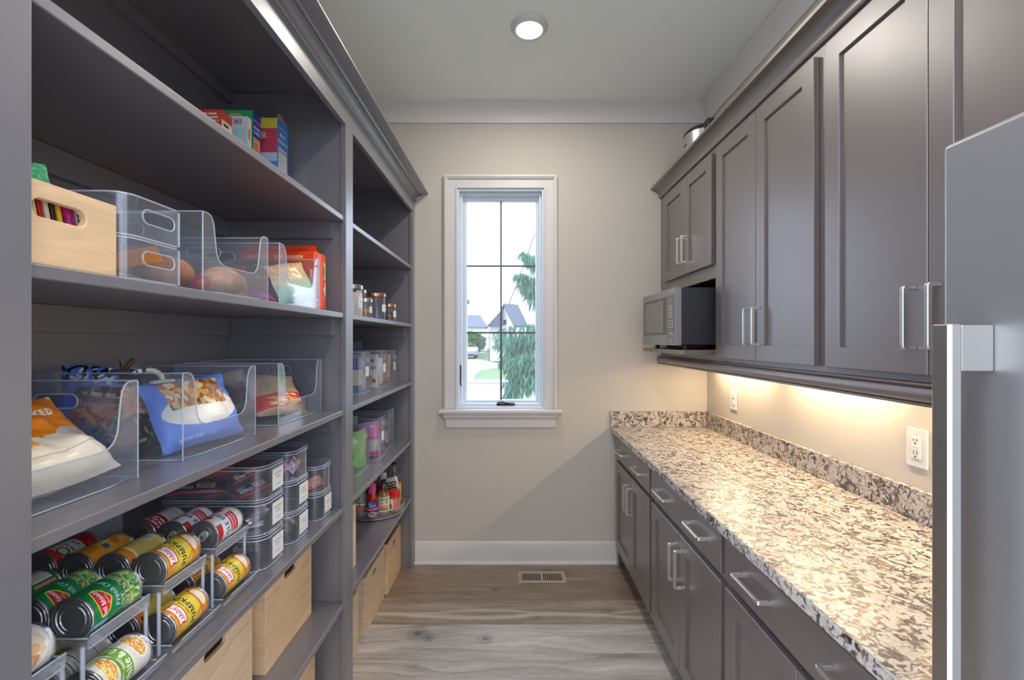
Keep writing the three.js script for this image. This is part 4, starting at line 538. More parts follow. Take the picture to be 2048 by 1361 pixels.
  IN = [Y + 0.0045, -0.905, -0.741, 1.462, 1.777]; bag('snack_bag', 'tan paper bag with a red band and pasta picture, front of the third bin', pouch(0.23, 0.18, 0.05, 71, { crinkle: 0.007, nx: 24, ny: 20 }), kr(3, 1), [-0.82, Y + 0.074, 1.608], [-0.62, 1.25, -0.12]); IN = null;
}

// ---------- tinned food in two-tier racks ----------
const CR = 0.037, CL = 0.108;
const canEnd = lathe([[0.0002, 0.0], [0.0205, 0.0], [0.0215, 0.0012], [0.0235, 0.0012], [0.0245, -0.0004], [0.0275, -0.0004], [0.029, 0.0012], [0.031, 0.0012], [0.0325, -0.0022], [0.0345, -0.0022], [0.0352, 0.0014], [0.0368, 0.0018], [0.0378, 0.0010], [0.0378, -0.0016], [0.0366, -0.0036]].map(([r, y]) => [r, y - 0.0018]), 40, 0.5);
const canWall = new THREE.CylinderGeometry(CR - 0.0006, CR - 0.0006, CL - 0.008, 40, 1, true);
const canTypes = {};
function canMat(k, draw) { return canTypes[k] ??= phy([1, 1, 1], 0.28, { map: cv(640, 300, draw), specularIntensity: 1.2 }); }
// lies with its top towards the camera; x, y centre, d of the near end; roll turns the label towards the aisle
function can(kind, draw, label, x, y, d, roll, tab) {
  const t = thing('food_can', label, 'can', [x, y, d + CL / 2], 'tinned food in the clear racks');
  t.rotation.order = 'ZXY'; t.rotation.set(Math.PI / 2, 0, 0); const q = new THREE.Quaternion().setFromAxisAngle(new THREE.Vector3(0, 0, 1), roll); t.quaternion.premultiply(q);
  part(t, 'can_label', canWall, canMat(kind, draw)); const e = part(t, 'can_lid', canEnd, M.tin); e.position.y = CL / 2; const f = part(t, 'can_bottom', canEnd, M.tin); f.position.y = -CL / 2; f.rotation.x = Math.PI;
  if (tab) { const r = part(t, 'pull_tab', soft(slabY(holed(rr(-0.009, -0.013, 0.009, 0.016, 0.0088), rr(-0.005, -0.009, 0.005, 0.002, 0.0048, THREE.Path)), 0, 0.0016, 0.0004), 0.5), M.chrome); r.position.y = CL / 2 + 0.0008; }
  return t;
}
const L = {
  beans: (g, w, h) => {
    g.fillStyle = '#118a45'; g.fillRect(0, 0, w, h); g.fillStyle = '#0e7a3c'; g.fillRect(0, 0, w, 14); g.fillStyle = '#7fbf62'; g.fillRect(0, 205, w, 95); many(120, () => { g.fillStyle = ['#8fc452', '#b9d96a', '#5fa348', '#3f8f6a', '#d8e38a', '#2f7d5c'][rnd() * 6 | 0]; g.save(); g.translate(rnd() * w, 215 + rnd() * 90); g.rotate(rnd() * 3); g.fillRect(-30, -7, 60, 14); g.restore(); });
    g.save(); g.translate(300, 70); g.scale(0.82, 0.86); g.translate(-320, -66); g.fillStyle = '#f3d33a'; g.beginPath(); g.moveTo(225, 40); g.quadraticCurveTo(320, 0, 415, 40); g.quadraticCurveTo(425, 90, 360, 108); g.lineTo(320, 128); g.lineTo(280, 108); g.quadraticCurveTo(215, 90, 225, 40); g.fill(); g.fillStyle = '#d9252e'; g.beginPath(); g.moveTo(234, 45); g.quadraticCurveTo(320, 9, 406, 45); g.quadraticCurveTo(412, 84, 354, 100); g.lineTo(320, 118); g.lineTo(286, 100); g.quadraticCurveTo(228, 84, 234, 45); g.fill();
    txt(g, 'Del Monte', 320, 76, 'bold 40px sans-serif', '#fff'); txt(g, 'Quality', 320, 98, 'italic 18px serif', '#ffd9d9'); g.restore(); txt(g, 'Fresh Cut', 320, 158, 'italic bold 36px serif', '#d5d3f5'); txt(g, 'CUT', 250, 192, 'bold 30px serif', '#f1efc0'); txt(g, 'GREEN BEANS', 330, 226, 'bold 40px serif', '#f1efc0', { stroke: '#0b3d22', lw: 6 }); txt(g, 'MADE WITH', 430, 150, '14px sans-serif', '#cfe6c8'); g.fillStyle = '#a9d0f2'; g.fillRect(120, 12, 84, 84); g.strokeStyle = '#eee'; g.lineWidth = 3; g.strokeRect(60, 120, 150, 140); g.fillStyle = '#eef2e6'; g.fillRect(540, 120, 90, 60); many(12, (i) => { g.fillStyle = '#333'; g.fillRect(546 + i * 6.5, 125, 3, 50); });
  },
  beansBack: (g, w, h) => { g.fillStyle = '#1c7a42'; g.fillRect(0, 0, w, h); g.fillStyle = '#2f9a55'; many(6, (i) => g.fillRect(0, 30 + i * 26, w, 8)); g.fillStyle = '#eef2e6'; g.fillRect(300, 170, 150, 110); many(10, (i) => { g.fillStyle = '#7a8a7a'; g.fillRect(308, 180 + i * 10, 130, 4); }); g.fillStyle = '#e2a277'; g.fillRect(270, 165, 18, 120); txt(g, '♻', 380, 160, '34px sans-serif', '#dfe'); },
  pumpkin: (g, w, h) => {
    g.fillStyle = grad(g, 0, h, '#f2a52c', '#f0d23c', '#efdc4c', '#f2d040', '#f0a42e'); g.fillRect(0, 0, w, h); many(18, () => { g.fillStyle = 'rgba(240,120,20,0.25)'; g.beginPath(); g.ellipse(rnd() * w, rnd() * h, 40, 16, rnd() * 3, 0, 7); g.fill(); });
    g.fillStyle = '#fff'; g.fillRect(250, 24, 150, 74); g.strokeStyle = '#dd2a2f'; g.lineWidth = 7; g.strokeRect(253, 27, 144, 68); txt(g, "Libby's", 325, 76, 'italic bold 42px serif', '#dd2a2f'); txt(g, '100% PURE', 330, 126, 'bold 20px sans-serif', '#4a3315'); txt(g, 'PUMPKIN', 325, 172, 'bold 52px sans-serif', '#3c2a10'); g.strokeStyle = '#e2402f'; g.lineWidth = 7; g.beginPath(); g.arc(325, 120, 120, 0.6, 2.5); g.stroke(); blob(g, 475, 130, 18, 18, '#8a4a9e'); blob(g, 475, 130, 9, 9, '#f2e8d0'); blob(g, 320, 270, 110, 50, '#e07f1a'); blob(g, 330, 262, 70, 26, '#f3e6cb'); blob(g, 200, 270, 60, 36, '#ef9a26');  g.fillStyle = '#f3efc2'; g.fillRect(520, 30, 100, 240); many(20, (i) => { g.fillStyle = '#8a7a3a'; g.fillRect(528, 40 + i * 11, 84, 3); });
  },
  pumpkinBack: (g, w, h) => { g.fillStyle = '#e0cc6a'; g.fillRect(0, 0, w, h); g.fillStyle = '#e98a24'; g.fillRect(0, 0, w, 70); g.fillStyle = '#6a4020'; g.fillRect(250, 22, 26, 20); g.fillStyle = '#f1e9c6'; g.fillRect(240, 60, 160, 16); many(30, (i) => { g.fillStyle = 'rgba(120,100,40,0.55)'; g.fillRect(230, 84 + i * 6, 120 + (i * 17) % 60, 2); }); g.fillStyle = '#eef0ea'; g.fillRect(330, 210, 110, 70); many(14, (i) => { g.fillStyle = '#333'; g.fillRect(338 + i * 7, 216, 3, 56); }); blob(g, 220, 180, 20, 20, '#d9cfe2'); },
  puree: (g, w, h) => { g.fillStyle = grad(g, 0, h, '#f19a2a', '#f4b13a', '#ee8a20'); g.fillRect(0, 0, w, h); g.fillStyle = '#e9d27a'; g.fillRect(0, 0, 250, h); many(16, (i) => { g.fillStyle = 'rgba(110,60,20,0.7)'; g.fillRect(320, 24 + i * 5, 90, 2); }); g.fillStyle = '#3d6a8a'; g.fillRect(300, 120, 40, 40); g.fillStyle = '#eee'; g.fillRect(350, 150, 14, 60); for (let i = 0; i < 5; i++) { g.fillStyle = '#7a4020'; g.fillRect(300 + (i % 2) * 5, 196 + i * 9, 58 - (i % 3) * 12, 4); } g.fillStyle = '#a9cfc6'; g.fillRect(306, 252, 34, 20); for (let i = 0; i < 4; i++) { g.fillStyle = '#e8e2cf'; g.fillRect(372, 150 + i * 16, 10, 11); } },
  pepper: (g, w, h) => { g.fillStyle = '#d9d5c8'; g.fillRect(0, 0, w, h); g.fillStyle = '#cf3620'; g.fillRect(0, 0, w, 46); blob(g, 310, 76, 38, 34, '#5f6240'); blob(g, 310, 76, 26, 23, '#d8d2b4'); scrawl(g, 250, 122, 130, 26, 1, '#7a7a70'); g.fillStyle = '#b9c9d2'; g.fillRect(300, 150, 120, 70); g.fillStyle = '#b52018'; g.fillRect(0, 206, w, 94); many(24, () => { g.fillStyle = ['#e8452a', '#8f160f', '#f26a3a'][rnd() * 3 | 0]; g.beginPath(); g.ellipse(rnd() * w, 230 + rnd() * 60, 46, 12, rnd() * 0.8, 0, 7); g.fill(); }); g.strokeStyle = '#33402a'; g.lineWidth = 6; g.beginPath(); g.arc(330, 200, 26, 3.5, 5.8); g.stroke(); },
  eagle: (g, w, h) => { g.fillStyle = '#eceae8'; g.fillRect(0, 0, w, h); g.fillStyle = '#c8232d'; g.fillRect(180, 0, 130, 60); blob(g, 430, 60, 50, 34, '#d42a30'); txt(g, 'EAGLE BRAND', 320, 138, 'bold 54px sans-serif', '#27408f'); g.fillStyle = '#c8232d'; g.fillRect(210, 158, 150, 84); txt(g, 'Sweetened', 285, 190, 'italic bold 26px serif', '#fff'); txt(g, 'Condensed Milk', 285, 218, 'bold 17px sans-serif', '#fff'); blob(g, 440, 200, 46, 40, '#d8322f'); blob(g, 470, 236, 36, 30, '#e04a3f');  g.fillStyle = '#d02a30'; g.fillRect(470, 90, 60, 36);  },
  eagleBack: (g, w, h) => { g.fillStyle = '#d4d2d2'; g.fillRect(0, 0, w, h); g.fillStyle = '#a3202c'; g.fillRect(0, 0, w, 140); scrawl(g, 240, 26, 160, 96, 3, '#efd9d9'); many(14, (i) => { g.fillStyle = '#8a8888'; g.fillRect(250, 160 + i * 9, 150, 3); }); },
  corn: (g, w, h) => {
    g.fillStyle = '#e9e5da'; g.fillRect(0, 0, w, h); g.fillStyle = '#7aae3a'; g.beginPath(); g.moveTo(0, 140); g.quadraticCurveTo(320, 80, w, 140); g.lineTo(w, 206); g.quadraticCurveTo(320, 150, 0, 206); g.fill(); txt(g, 'SWEET', 300, 128, 'bold 22px sans-serif', '#f5f7e6'); txt(g, 'White & Gold', 320, 168, 'bold 50px sans-serif', '#fff'); txt(g, 'WHOLE KERNEL CORN', 320, 190, 'bold 17px sans-serif', '#f5f7e6');
    g.save(); g.translate(320, 58); g.rotate(0.12); blob(g, 0, 0, 92, 32, '#eecf62'); many(150, () => { const a = rnd() * 6.28, q = Math.sqrt(rnd()); blob(g, Math.cos(a) * q * 90, Math.sin(a) * q * 31, 7, 5, ['#f3b04a', '#f6dd80', '#ee8f3c', '#f8efc0'][rnd() * 4 | 0]); }); g.restore(); g.fillStyle = '#5f9a30'; g.beginPath(); g.moveTo(180, 84); g.quadraticCurveTo(300, 110, 420, 88); g.quadraticCurveTo(300, 140, 180, 84); g.fill(); blob(g, 460, 30, 18, 14, '#3b50a8'); blob(g, 340, 250, 92, 40, '#fff'); blob(g, 340, 248, 80, 33, '#e8a83a'); many(160, () => { const a = rnd() * 6.28, q = Math.sqrt(rnd()); blob(g, 340 + Math.cos(a) * q * 78, 248 + Math.sin(a) * q * 31, 5, 4, ['#f4d27a', '#e8792a', '#f6efd0', '#f0b13a'][rnd() * 4 | 0]); }); txt(g, 'NET WT 15 OZ', 340, 296, '14px sans-serif', '#555'); g.fillStyle = '#3f8f5c'; g.fillRect(510, 240, 26, 36);
  },
  facts: (g, w, h) => { g.fillStyle = '#cfccbd'; g.fillRect(0, 0, w, h); txt(g, 'Nutrition Facts', 300, 60, 'bold 32px sans-serif', '#2a2a30'); g.fillStyle = '#2c3474'; g.fillRect(200, 74, 240, 6); txt(g, 'Calories', 260, 108, '22px sans-serif', '#333'); txt(g, '110', 400, 110, 'bold 30px sans-serif', '#222'); g.fillRect(200, 118, 240, 5); many(14, (i) => { g.fillStyle = '#6a6a66'; g.fillRect(205, 132 + i * 11, 120 + (i * 29) % 90, 3); }); g.fillStyle = '#2c3474'; g.fillRect(200, 220, 240, 5); },
  white: (g, w, h) => { g.fillStyle = '#e4e4e0'; g.fillRect(0, 0, w, h); blob(g, 330, 210, 130, 76, '#fbfaf4'); many(60, () => { const a = rnd() * 6.28, q = Math.sqrt(rnd()); blob(g, 330 + Math.cos(a) * q * 105, 208 + Math.sin(a) * q * 58, 20, 13, ['#f1d9b4', '#e8b98a', '#f7e7cc', '#dd9f72'][rnd() * 4 | 0], rnd() * 3); }); g.fillStyle = '#3f74c8'; g.beginPath(); g.moveTo(210, 0); g.lineTo(0, 0); g.lineTo(0, 300); g.lineTo(180, 300); g.quadraticCurveTo(150, 180, 210, 0); g.fill(); scrawl(g, 250, 66, 150, 40, 1, '#2f4f9a'); },
};
function rack(n, d0, label, rows) {
  const dn = d0 - 0.010, df = d0 + CL + 0.010, xb = -1.06, xf = -0.720, Y = TOPS[3], uy = 0.965, t = thing('can_rack', label, 'can rack', [-0.88, Y, (dn + df) / 2], 'clear two-tier can racks');
  for (const [name, y, x1] of [['lower_tray', Y + 0.003, -0.702], ['upper_tray', uy, xf]]) {
    const tr = W(t, name, bx(xb, x1 - 0.006, y - 0.0025, y, dn, df), M.clear), lipH = name === 'upper_tray' ? 0.018 : 0.026, up = name === 'upper_tray';
    W(tr, 'front_lip', slabZ(up ? S([[x1 - 0.006, y - 0.005], [x1, y - 0.005], [x1 + 0.002, y + lipH], [x1 - 0.002, y + lipH]]) : S([[x1 - 0.006, y - 0.0025], [x1, y - 0.0025], [x1 + 0.018, y + lipH], [x1 + 0.015, y + lipH]]), dn, df), M.lip);
    for (const d of [dn, df - 0.002]) W(tr, 'side_lip', bx(xb, x1 - 0.0062, y + 0.0002, y + (up ? 0.012 : 0.014), d, d + 0.002), M.clear);
    for (const d of [dn, df]) W(tr, 'edge_rim', polyTube([[xb, y + (up ? 0.012 : 0.014), -d], [x1 - 0.004, y + (up ? 0.012 : 0.014), -d]], 0.0017), M.rim);
    W(tr, 'edge_rim', polyTube([[x1 - 0.003, y - (up ? 0.005 : 0.0004), -dn], [x1 - 0.003, y - (up ? 0.005 : 0.0004), -df]], 0.0018), M.rim); W(tr, 'edge_rim', polyTube(up ? [[x1, y + lipH, -dn], [x1, y + lipH, -df]] : [[x1 + 0.0165, y + lipH, -dn], [x1 + 0.0165, y + lipH, -df]], 0.0016), M.rim);
    W(tr, 'back_lip', bx(xb - 0.003, xb - 0.0002, y - 0.0025, y + 0.05, dn, df), M.rim);
  }
  for (const x of [xb + 0.012, xf - 0.010]) for (const d of [dn - 0.004, df + 0.004]) W(t, 'post', new THREE.CylinderGeometry(0.0036, 0.0036, uy - Y - 0.001, 10).translate(x, (uy + Y) / 2, -d), M.rim);
  rows.forEach((r, tier) => r.forEach(([k, lab, roll, tab], i) => can(k, L[k], lab, (tier ? -0.742 : -0.762) - i * 0.0765, (tier ? Y + 0.0032 : uy + 0.0005) + CR + 0.0006, d0, roll, tab)));
}
rack(0, 0.628, 'clear can rack nearest the camera, half hidden by the near upright', [[['white', 'white bean can with a blue edge at the near end of the upper tier', -0.9]], [['facts', 'can half hidden below the white bean can', -0.6]]]);
rack(1, 0.80, 'clear can rack with green bean cans on its upper tier', [[['beans', 'green bean can at the front lip of its upper tier', -0.85], ['beans', 'second green bean can, behind the front one', -0.8], ['beansBack', 'green can turned to its barcode, behind both green bean cans', -0.5]], [['corn', 'white and green sweet corn can at the front of the lower tier', -0.75], ['facts', 'can showing a nutrition panel, behind the sweet corn can', -0.5], ['pumpkinBack', 'can in shade behind the nutrition panel can', -0.4]]]);
rack(2, 0.97, 'clear can rack with four cans on its upper tier, in the middle of the racks', [[['pumpkin', 'yellow pumpkin can at the front lip of the upper tier', -0.85], ['pumpkinBack', 'pumpkin can turned to its recipe panel, behind the upper yellow one', -0.6], ['puree', 'orange can with a small blue square, third in its upper row', -0.55], ['pepper', 'white and red pepper can at the back of the upper row', -0.55]], [['pumpkin', 'yellow pumpkin can at the front of the middle lower tier', -0.85], ['pumpkinBack', 'yellow can with small print behind the middle lower pumpkin can', -0.5], ['puree', 'can with a plain metal end at the back of the middle lower tier', -0.4]]]);
rack(3, 1.14, 'clear can rack beside the lidded containers, with white milk cans on top', [[['eagle', 'white milk can with a pull tab at the front lip of the upper tier', -0.8, 1], ['eagle', 'second white milk can, just behind the front one', -0.55, 1], ['eagleBack', 'dark red and grey can behind the two white milk cans', -0.45]], [['pumpkin', 'yellow pumpkin can at the front of the tier below the milk cans', -0.85], ['pumpkin', 'second pumpkin can behind it, below the milk cans', -0.2], ['puree', 'can in shade at the back, below the milk cans', -0.3]]]);

// ---------- lidded containers beside the racks ----------
{
  const Y = TOPS[3] + 0.0004, xf = -0.695, snack = (s, c) => film(cv(128, 96, (g, w, h) => { g.fillStyle = c[0]; g.fillRect(0, 0, w, h); many(26, () => { g.fillStyle = c[1 + (rnd() * (c.length - 1) | 0)]; g.beginPath(); g.ellipse(rnd() * w, rnd() * h, 18, 8, rnd() * 3, 0, 7); g.fill(); }); }));
  const tags = [['INSTANT', 'OATS'], ['GRANOLA', 'BARS'], ['PROTEIN', 'BARS']], w1 = ['bottom of the tall stack beside the can racks', 'middle of the tall stack beside the can racks', 'top of the tall stack beside the can racks'];
  tags.forEach((l, i) => lidBox('clear lidded container labelled ' + l.join(' ').toLowerCase() + ', ' + w1[i], xf, 1.292, 1.428, Y + i * 0.099, 0.0985, 0.30, l));
  [[''], ['FRUIT', 'SNACKS'], null].forEach((l, i) => lidBox(['clear lidded container of brown wrapped packets at the bottom of the second stack', 'clear lidded container labelled fruit snacks, middle of the second stack', 'clear lidded container of pink sweets on top of the second stack'][i], xf, 1.462, 1.598, Y + i * 0.099, 0.0985, 0.30, l));
  [[''], null].forEach((l, i) => lidBox(['labelled clear lidded container at the bottom, nearest the bay side', 'unlabelled clear lidded container holding red nuts, nearest the bay side'][i], xf + 0.008, 1.652, 1.775, Y + i * 0.099, 0.0985, 0.28, l));
  // what is inside
  const kind = film(cv(256, 96, (g, w, h) => { g.fillStyle = '#1c1a1c'; g.fillRect(0, 0, w, h); ['#d9322c', '#e8a33a', '#5aa84e', '#3a76c2'].forEach((c, i) => { g.fillStyle = c; g.fillRect(14 + i * 14, 8, 14, 28); }); txt(g, 'KIND', 62, 66, 'bold 36px sans-serif', '#fff'); g.fillStyle = '#b48a5a'; g.fillRect(120, 10, 90, 56); many(40, () => blob(g, 122 + rnd() * 86, 12 + rnd() * 52, 6, 4, ['#d9b98a', '#8a5f38', '#e8d9bd'][rnd() * 3 | 0])); g.fillStyle = '#d02a2a'; g.fillRect(0, 82, w, 14); many(3, (i) => { g.fillStyle = '#aaa'; g.fillRect(30, 74 + i * 3, 70, 1); }); }));
  const bar = pouch(0.145, 0.042, 0.014, 81, { nx: 14, ny: 10, crinkle: 0.002 }), y3 = Y + 0.198;
  const nut = (i) => (IN = [y3 + [0.044, 0.0045, 0.0045][i], i === 2 ? -0.985 : -0.84, i === 2 ? -0.845 : -0.701, 1.297, 1.423, i ? 0.036 : 0.038]);
  [[-0.775, y3 + 0.052, 1.350, -0.6, 0.95, 0.25], [-0.76, y3 + 0.030, 1.375, -0.9, 1.2, 0.1], [-0.86, y3 + 0.034, 1.34, -1.0, 0.7, -0.2]].forEach((a, i) => nut(i) && bag('snack_bar', ['black wrapped nut bar on top in the protein bar container', 'black wrapped nut bar low at the front of the protein bar container', 'black wrapped nut bar at the back of the protein bar container'][i], bar, kind, a.slice(0, 3), a.slice(3), 'snack bar', 'bars in the protein bar container'));
  IN = [y3 + 0.044, -0.985, -0.845, 1.297, 1.423, 0.04]; bag('snack_bar', 'bright red wrapped bar at the right of the protein bar container', pouch(0.12, 0.04, 0.014, 83, { nx: 12, ny: 8 }), phy('#c9252c', 0.3), [-0.80, y3 + 0.062, 1.395], [-0.5, 1.3, -0.15], 'snack bar', 'bars in the protein bar container');
  const y2 = Y + 0.099;
  IN = [y2 + 0.0225, -0.985, -0.701, 1.297, 1.423, 0.04]; bag('snack_bar', 'silver wrapped bar at the front of the granola bar container', pouch(0.11, 0.036, 0.018, 85, { nx: 12, ny: 8 }), std([0.75, 0.75, 0.76], 0.25, { metalness: 0.8 }), [-0.745, y2 + 0.036, 1.352], [-0.7, 1.2, 0.3], 'snack bar'); IN = [y2 + 0.0045, -0.985, -0.701, 1.297, 1.423, 0.0175]; bag('snack_bar', 'cream wrapped bar lying low in the granola bar container', pouch(0.10, 0.034, 0.016, 86, { nx: 12, ny: 8 }), phy('#d8cfbc', 0.45), [-0.76, y2 + 0.018, 1.345], [-1.2, 0.5, 0], 'snack bar'); IN = [y2 + 0.063, -0.985, -0.701, 1.297, 1.423, 0.022]; bag('snack_bar', 'small red wrapped bar above the silver one', pouch(0.07, 0.03, 0.012, 87, { nx: 10, ny: 8 }), phy('#c23a35', 0.35), [-0.765, y2 + 0.066, 1.39], [-0.5, 1.2, 0.5], 'snack bar');
  IN = [Y + 0.0045, -0.985, -0.701, 1.297, 1.423, 0.078]; bag('oat_packet', 'grey and red packet standing in the instant oats container', pouch(0.16, 0.06, 0.03, 88), snack(1, ['#6a6266', '#8a3a40', '#b9b0a8', '#4a4448']), [-0.85, Y + 0.045, 1.36], [-0.3, 0.8, 0], 'packet');
  const y5 = Y + 0.198; IN = [y5 + 0.0045, -0.83, -0.701, 1.467, 1.528, 0.078]; bag('sweet_packet', 'pink and green sweet packet at the left in the pink sweets container', pouch(0.10, 0.06, 0.03, 91), snack(2, ['#e0498f', '#f28ac0', '#4fb84a', '#f6d2e6']), [-0.755, y5 + 0.042, 1.512], [-0.4, 1.0, 0.5], 'packet'); IN = [y5 + 0.0045, -0.83, -0.701, 1.530, 1.593, 0.078]; bag('sweet_packet', 'pale lilac and orange sweet packet at the front of the pink sweets container', pouch(0.09, 0.05, 0.024, 92), snack(3, ['#e6d6ec', '#e89a5a', '#d886b8', '#fff']), [-0.738, y5 + 0.036, 1.556], [-0.5, 1.2, 0.6], 'packet'); IN = [y5 + 0.0045, -0.985, -0.835, 1.467, 1.593, 0.078]; bag('sweet_packet', 'deep pink sweet packet at the back of the pink sweets container', pouch(0.14, 0.06, 0.03, 93), phy('#c42a68', 0.3), [-0.87, y5 + 0.045, 1.53], [-0.5, 0.8, 0], 'packet');
  IN = [Y + 0.0045, -0.985, -0.701, 1.467, 1.593, 0.078]; bag('snack_packet', 'glossy brown packet in the bottom container of the second stack', pouch(0.11, 0.065, 0.032, 94), snack(4, ['#7a6354', '#b9a690', '#5a4638', '#d8cabb']), [-0.755, Y + 0.045, 1.508], [-0.35, 1.0, 0.2], 'packet');
  const y7 = Y + 0.099; IN = [y7 + 0.0045, -0.96, -0.693, 1.657, 1.770, 0.078]; bag('snack_packet', 'small clear packet of red nuts in the unlabelled top container', pouch(0.09, 0.042, 0.02, 95), snack(5, ['#c98a7a', '#d8492c', '#e0603a', '#c2b2a8']), [-0.735, y7 + 0.036, 1.712], [-0.6, 1.2, 0], 'packet');
}
IN = null;
// ---------- wooden crates lower down ----------
crate('maple crate with a dark slot, first on the lower shelf under the can racks', -0.752, 1.010, 1.340, TOPS[4], 0.29, 0.33, 0); crate('maple crate at the bay side, on the lower shelf under the containers', -0.752, 1.413, 1.735, TOPS[4], 0.29, 0.33, 2); crate('maple crate standing on the floor below the shelf with two crates', -0.752, 1.43, 1.766, 0.0005, 0.29, 0.33, 2);
crate('pale crate on the floor of the far bay, its end just past the upright', -0.737, 1.89, 2.216, 0.0005, 0.29, 0.33, 1); crate('pale crate on the floor of the far bay with dark things inside', -0.737, 2.32, 2.67, 0.0005, 0.29, 0.33, 1); crate('warm maple crate on the floor of the far bay nearest the window wall', -0.724, 2.70, 3.015, 0.0005, 0.29, 0.33, 2);
crate('narrow pale crate on the far bay shelf beside the turntable', -0.713, 1.902, 2.114, TOPS[4], 0.283, 0.30, 1);
[[-0.80, 2.40, '#2a2c44'], [-0.83, 2.47, '#8a5a4a'], [-0.80, 2.54, '#23252f'], [-0.83, 2.61, '#39405e']].forEach(([x, d, c], i) => bag('tea_tin', ['dark blue rounded pack', 'reddish brown rounded pack', 'black rounded pack', 'slate blue rounded pack'][i] + ' inside the pale floor crate', new RoundedBoxGeometry(0.07, 0.24, 0.055, 3, 0.012), phy(c, 0.35), [x, 0.1315, d], [0, 0.3, 0], 'pack', 'packs in the pale floor crate'));

// ---------- far bay: jars ----------
function jar(label, x, d, y0, h, r, lid, fill, lab, lines) {
  const t = thing('glass_jar', label, 'jar', [x, y0 + 0.0004, d], 'glass jars on the far bay shelf'), lh = 0.018, hb = h - lh;
  part(t, 'glass', lathe([[0.0002, 0.0], [r - 0.004, 0.0], [r, 0.004], [r, hb - 0.010], [r - 0.004, hb - 0.002], [r - 0.004, hb + 0.004]], 32), M.clear); part(t, 'lid', lathe([[r - 0.003, hb - 0.001], [r + 0.001, hb - 0.001], [r + 0.0015, hb + 0.002], [r + 0.0015, h - 0.003], [r - 0.002, h], [0.0002, h]], 32), lid);
  if (fill) fill(t, hb);
  if (lab) { part(t, 'label', new THREE.CylinderGeometry(r + 0.0006, r + 0.0006, lab, 12, 1, true, 0.95, 0.72).translate(0, hb * 0.5, 0), labelMat(lines)); }
  return t;
}
{
  const Y = TOPS[1], pile = (n, gg, mm, name, R, H, flat) => (t) => { const gs = []; many(n, () => { const a = rnd() * 6.28, q = Math.sqrt(rnd()) * R; gs.push(gg.clone().rotateZ(rnd() * 3).rotateY(rnd() * 6).translate(Math.cos(a) * q, 0.0145 + rnd() * H, Math.sin(a) * q)); }); const o = part(t, name, mergeGeometries(gs), mm); o.userData.kind = 'stuff'; };
  jar('tall jar of white flour with a silver lid, beside the middle upright', -0.730, 2.10, Y, 0.143, 0.050, M.nickel, (t, hb) => part(t, 'flour', lathe([[0.0002, 0.002], [0.045, 0.002], [0.0475, 0.006], [0.0475, hb - 0.018], [0.03, hb - 0.014], [0.0002, hb - 0.013]], 28), std([0.82, 0.72, 0.62], 0.9)), 0.05, ['']);
  jar('small jar of yellow pasta with a silver lid, before the copper-lidded jar', -0.702, 2.205, Y, 0.092, 0.034, M.nickel, pile(60, new THREE.CapsuleGeometry(0.0035, 0.018, 2, 6), std('#d8a044', 0.6), 'pasta', 0.022, 0.022), 0.03, ['']);
  jar('jar with a silver lid half hidden behind the flour jar', -0.775, 2.31, Y, 0.146, 0.045, M.nickel, null);
  jar('large jar with a copper lid, almost empty but for a few sweets', -0.722, 2.45, Y, 0.140, 0.051, M.copper, pile(12, new THREE.SphereGeometry(0.006, 8, 6), std('#5a60c8', 0.3), 'sweets', 0.03, 0.004), 0.038, ['']);
  jar('small jar of brown nuts with a copper lid, last in the row of jars', -0.700, 2.62, Y, 0.097, 0.042, M.copper, pile(80, new THREE.SphereGeometry(0.0075, 8, 6).scale(1, 0.7, 0.8), std('#8a4a3c', 0.6), 'nuts', 0.03, 0.04), 0.036, ['']);
}
// ---------- far bay: tall bins ----------
function tallBin(label, xf, d0, d1, y0, h, lines, depth = 0.30) {
  const t = thing('tall_bin', label, 'storage bin', [xf - depth / 2, y0, (d0 + d1) / 2], 'tall clear bins in the far bay'), xb = xf - depth, r = 0.022;
  W(t, 'wall', ring(xb, xf, d0, d1, y0 + 0.0005, y0 + h, r), M.clear); W(t, 'base', slabY(rr(xb + CT, d0 + CT, xf - CT, d1 - CT, r - CT), y0 + 0.001, y0 + 0.003), M.clear);
  W(t, 'top_rim', ringTube(xb, xf, d0, d1, y0 + h, r, 0.0018), M.rim); W(t, 'base_rim', ringTube(xb, xf, d0, d1, y0 + 0.003, r, 0.0018), M.rim);
  const dm = (d0 + d1) / 2 + 0.02, hp = rr(dm - 0.026, y0 + h - 0.052, dm + 0.026, y0 + h - 0.028, 0.010).getPoints(5).map((p) => [xf + 0.0004, p.y, -p.x]); W(t, 'handle_rim', polyTube([...hp, hp[0]], 0.0015), M.rim);
  if (lines) labelOn(t, xf + 0.0003, y0 + h * 0.52, (d0 + d1) / 2 + 0.012, 0.05, 0.05, lines);
  return t;
}
